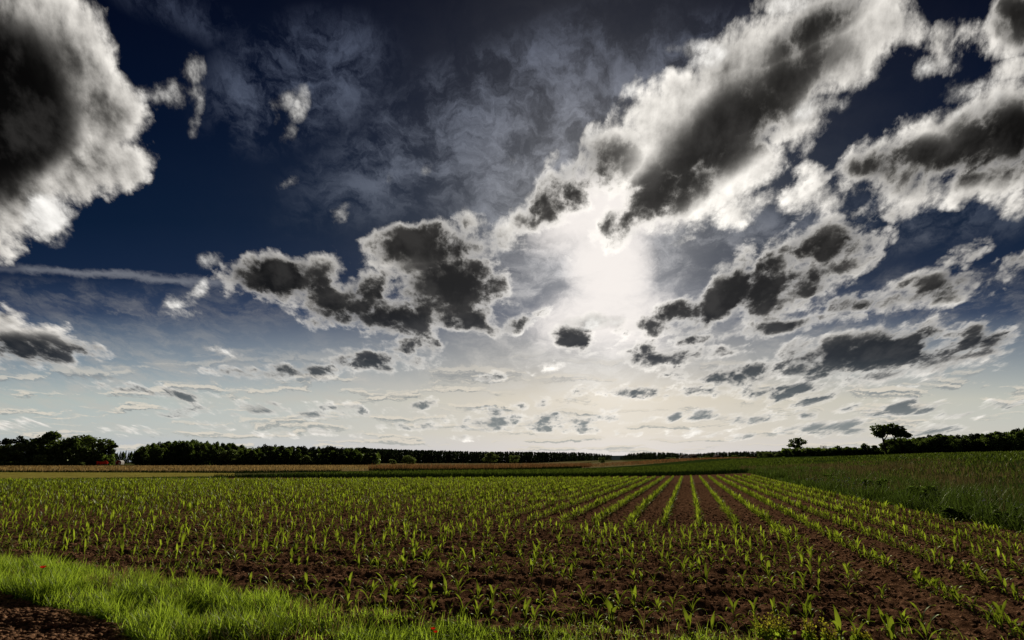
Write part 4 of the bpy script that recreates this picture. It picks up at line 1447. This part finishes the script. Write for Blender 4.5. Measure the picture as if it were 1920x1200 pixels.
x, y, z = at_px(188, 214)
t = empty("farm_cart", (x, y, z + 0.25), 0.0, "small bright red tipping body under the trees, left of the two red shapes", "farm machine", "red farm machinery under the left trees")
s = Shape()
P_ = np.array([(-0.75, -0.5, 0.35), (0.55, -0.5, 0.35), (0.95, -0.6, 1.15), (-0.85, -0.6, 1.3)])
Pb = P_ * np.array((1, -1, 1))
s.add(np.concatenate([P_, Pb]), [(0, 1, 2, 3), (7, 6, 5, 4), (0, 4, 5, 1), (1, 5, 6, 2), (0, 3, 7, 4)])
put("body", s.mesh("body"), M_RED, t, flat=True)
s = Shape()
s.box((0, 0, 0.31), (1.5, 0.6, 0.08))
s.tube([(0.7, 0, 0.31), (1.4, 0, 0.25)], [0.04, 0.03], 6)
put("chassis", s.mesh("chassis"), M_STEEL, t)
wheel(t, -0.1, -0.55, 0.3, 0.16)
wheel(t, -0.1, 0.55, 0.3, 0.16)
x, y, z = at_px(197.5, 214)
t = empty("farm_tank", (x, y, z + 0.25), 0.0, "rounded bright red farm machine with raised top under the trees, right of the tipping body", "farm machine", "red farm machinery under the left trees")
s = Shape()
s.tube([(-0.85, 0, 0.8), (-0.8, 0, 0.82), (-0.45, 0, 0.95), (0.3, 0, 0.95), (0.8, 0, 0.78), (0.9, 0, 0.72)], [0.02, 0.38, 0.56, 0.56, 0.36, 0.02], 14)
put("body", s.mesh("body"), M_RED, t)
s = Shape()
s.tube([(-0.05, 0, 1.4), (-0.05, 0, 1.75), (-0.05, 0, 1.78)], [0.26, 0.20, 0.02], 10)
put("hopper", s.mesh("hopper"), M_DARKRED, t)
wheel(t, -0.4, -0.5, 0.32, 0.18)
wheel(t, -0.4, 0.5, 0.32, 0.18)
wheel(t, 0.45, -0.5, 0.32, 0.18)
wheel(t, 0.45, 0.5, 0.32, 0.18)

x, y, z = at_px(225, 214)
t = empty("trailer", (x, y, z + 0.25), 0.0, "small trailer with rounded white roof and dark red side by the left trees", "trailer")
s = Shape()
prof = [(-0.95, 0.35), (-1.0, 1.1), (-0.85, 1.45), (-0.5, 1.68), (0, 1.75), (0.5, 1.68), (0.85, 1.45), (1.0, 1.1), (0.95, 0.35)]
for sy in (0,):
    vs = [(a, -0.9, b) for a, b in prof] + [(a, 0.9, b) for a, b in prof]
    k = len(prof)
    s.add(vs, [(i, i + 1, k + i + 1, k + i) for i in range(k - 1)])
put("roof", s.mesh("roof"), M_WHITE, t)
s = Shape()
ins = [(a * 0.93, 0.35 + (b - 0.35) * 0.9) for a, b in prof]
ring = [(a, -0.86, b) for a, b in ins]
s.add(ring + [(0, -0.86, 0.35)], [(i, i + 1, 9, 9) for i in range(8)])
s.add([(a, 0.86, b) for a, b in ins] + [(0, 0.86, 0.35)], [(i + 1, i, 9, 9) for i in range(8)])
put("end_wall", s.mesh("end_wall"), M_DARKRED, t, flat=True)
s = Shape()
s.box((0.35, -0.89, 0.78), (0.3, 0.03, 0.75))
put("door", s.mesh("door"), M_WHITE, t, flat=True)
wheel(t, -0.5, -0.8, 0.3, 0.16)
wheel(t, 0.5, -0.8, 0.3, 0.16)


def house(px, depth, w, l, h, rz, label):
    x, y, z = at_px(px, depth)
    t = empty("house", (x, y, z), rz, label, "house", "houses of the distant village")
    s = Shape()
    s.box((0, 0, h / 2), (w, l, h))
    s.add([(-w / 2, -l / 2, h), (w / 2, -l / 2, h), (0, -l / 2, h + w * 0.42), (-w / 2, l / 2, h), (w / 2, l / 2, h), (0, l / 2, h + w * 0.42)], [(0, 1, 2, 2), (4, 3, 5, 5)])
    put("wall", s.mesh("wall"), M_WALL, t, flat=True)
    s = Shape()
    e = 0.35
    for sg in (-1, 1):
        a = np.array([(sg * (w / 2 + e), -l / 2 - e, h - e * 0.84), (sg * (w / 2 + e), l / 2 + e, h - e * 0.84), (0, l / 2 + e, h + w * 0.42), (0, -l / 2 - e, h + w * 0.42)])
        up = np.array((0, 0, 0.18))
        v8 = np.concatenate([a + up * 0.1, a + up])
        s.add(v8, [(0, 1, 2, 3), (7, 6, 5, 4), (0, 4, 5, 1), (1, 5, 6, 2), (2, 6, 7, 3), (3, 7, 4, 0)])
    ro = put("roof", s.mesh("roof"), M_ROOF, t, flat=True)
    s = Shape()
    s.box((w * 0.18, l * 0.2, h + w * 0.42), (0.6, 0.6, 1.4))
    put("chimney", s.mesh("chimney"), M_ROOF, ro, flat=True)
    for k in (-1, 1):
        s = Shape()
        s.box((k * w * 0.25, -l / 2 - 0.03, h * 0.6), (1.0, 0.06, 1.2))
        put("window", s.mesh("window"), M_GLASS, t, flat=True)
    s = Shape()
    s.box((0, -l / 2 - 0.03, 1.0), (1.0, 0.06, 2.0))
    put("door", s.mesh("door"), M_ROOF, t, flat=True)


house(1281.5, 590, 5.0, 7, 2.4, 0.2, "leftmost pale village house with dark roof before the distant wood")
house(1291, 600, 6.0, 9, 2.2, -0.5, "pale village house with dark roof right of the leftmost one")
house(1300, 612, 9.0, 7, 2.0, 1.2, "wide low village house left of the dark round trees")
house(1347, 625, 6.5, 8, 2.4, 0.6, "rightmost pale village house half hidden by grey-green trees")

# power mast over the hedgerow
x, y, z = at_px(1547, 330)
u_, v_ = sky_uv(1547, 836)
H_ = CAM_H + v_ * 330 - z
t = empty("power_mast", (x, y, z), 0.15, "thin power mast with a double crossarm above the right hedgerow", "power mast")
s = Shape()
s.tube([(0, 0, -0.3), (0, 0, H_ * 0.5), (0, 0, H_)], [0.22, 0.19, 0.16], 8)
put("pole", s.mesh("pole"), M_STEEL, t)
for dz in (-0.15, -0.75):
    s = Shape()
    s.box((0, 0, H_ + dz), (3.7, 0.20, 0.20))
    arm = put("crossarm", s.mesh("crossarm"), M_STEEL, t, flat=True)
    for k in (-1.6, -0.8, 0.8, 1.6):
        s = Shape()
        s.tube([(k, 0, H_ + dz + 0.08), (k, 0, H_ + dz + 0.22), (k, 0, H_ + dz + 0.42)], [0.07, 0.10, 0.05], 6)
        put("insulator", s.mesh("insulator"), M_WHITE, arm)

# ------------------------------------------------------------------ flowers in the foreground
M_POPPY = leaf_material("poppy_petal", (0.40, 0.012, 0.008), (0.5, 0.02, 0.010), (0.55, 0.02, 0.008), 0.02, 0.5, 0.5)
M_YELLOW = leaf_material("yellow_blossom", (0.20, 0.19, 0.02), (0.34, 0.30, 0.03), (0.40, 0.38, 0.03), 0.02, 0.5, 0.5)
M_BLOSSOM = plain_material("white_blossom", (0.80, 0.78, 0.72), 0.7, 0.08)


def poppy(px, py, h, r, label):
    x, y = ground_at(px, py, h)
    z = float(soil_height(np.array([x]), np.array([y]))[0])
    t = empty("poppy", (x, y, z), 0.4, label, "poppy")
    s = Shape()
    s.tube([(0, 0, -0.02), (0.008, 0, h * 0.5), (0.0, 0.01, h)], [0.0025, 0.002, 0.002], 5)
    put("stem", s.mesh("stem", {'tone': np.full(s.n, 0.3)}), M_GRASS, t)
    for k in range(4):
        a = k * math.pi / 2
        d, q = np.array((math.cos(a), math.sin(a), 0)), np.array((-math.sin(a), math.cos(a), 0))
        vs = []
        for tt, w, zz in ((0.0, 0.15, 0.0), (0.45, 0.75, 0.25), (0.85, 0.95, 0.62), (1.0, 0.6, 0.85)):
            for sgn in (-1, 0, 1):
                vs.append(np.array((0, 0.01, h)) + d * r * tt + q * r * w * sgn + np.array((0, 0, r * (zz + 0.15 * abs(sgn)))))
        fs = [(i * 3 + j, i * 3 + j + 1, i * 3 + j + 4, i * 3 + j + 3) for i in range(3) for j in range(2)]
        put("petal", mesh_from("petal", vs, fs, {'tone': np.full(len(vs), 0.5)}), M_POPPY, t)


poppy(79, 1070, 0.24, 0.027, "single red poppy in the green verge near the left edge")
poppy(812, 1189, 0.13, 0.017, "upper of two tiny red poppies at the bottom of the verge")
poppy(817, 1197, 0.12, 0.015, "lower of two tiny red poppies at the bottom of the verge")


def mustard(px, py, h, spread, seed, label):
    x, y = ground_at(px, py)
    z = float(soil_height(np.array([x]), np.array([y]))[0])
    rng = np.random.default_rng(seed)
    t = empty("flowering_weed", (x, y, z), 0.0, label, "weed", "yellow flowering weeds at the field edge")
    pts = []
    for k in range(9):
        a = rng.uniform(0, 6.28)
        tip = np.array((spread * math.cos(a) * rng.uniform(0.2, 1), spread * math.sin(a) * rng.uniform(0.2, 1), h * rng.uniform(0.6, 1)))
        s = Shape()
        s.tube([(0, 0, -0.02), tuple(tip * np.array((0.45, 0.45, 0.55))), tuple(tip)], [0.003, 0.0025, 0.0015], 4)
        put("stem", s.mesh("stem", {'tone': np.full(s.n, 0.3)}), M_STALK, t)
        for q in range(26):
            w = rng.uniform(0.35, 1.05)
            pts.append(tip * np.array((0.3 + 0.7 * w, 0.3 + 0.7 * w, w)) + rng.normal(0, 0.014, 3))
    V, F = leaf_cards(np.array(pts), np.full(len(pts), 0.0075), rng)
    put("blossoms", mesh_from("blossoms", V, F, {'tone': np.repeat(rng.random(len(pts)) * 0.9, 4)}), M_YELLOW, t, flat=True)
    V, F = leaf_cards(np.array(pts[::3]) * np.array((1.1, 1.1, 0.5)), np.full(len(pts[::3]), 0.016), rng)
    put("leaves", mesh_from("leaves", V, F, {'tone': np.repeat(rng.random(len(pts[::3])) * 0.9, 4)}), M_GRASS, t, flat=True)


mustard(1440, 1204, 0.20, 0.10, 1, "yellow-green flowering weed leftmost at the bottom edge of the bare soil")
mustard(1468, 1200, 0.24, 0.10, 2, "tall yellow-green flowering weed second from left at the bottom edge")
mustard(1522, 1202, 0.22, 0.08, 3, "yellow-green flowering weed below the broad bright maize leaf")
mustard(1556, 1206, 0.19, 0.07, 4, "narrow yellow-green flowering weed right of the broad bright leaf")
mustard(1618, 1206, 0.12, 0.10, 5, "low yellow-green flowering weed rightmost at the bottom edge")

gx, gy = strip_points(700, 6.5, 9.5, 8, 40, 1.3)
keep = fnoise(gx * 0.6 + 8, gy * 0.6, 2) > 0.5
gx, gy = gx[keep], gy[keep]
rng = np.random.default_rng(3)
pts = np.c_[gx, gy, land(gx, gy) + 0.25 + 0.4 * rng.random(len(gx))]
pts[:, 2] -= 0.08
V, F = leaf_cards(pts, np.full(len(pts), 0.012) + 0.0006 * np.hypot(gx, gy), rng)
tag(put("white_blossoms", mesh_from("white_blossoms", V, F), M_BLOSSOM, flat=True), "tiny white blossoms dotted over the dark weeds on the right", "blossoms", kind='stuff')
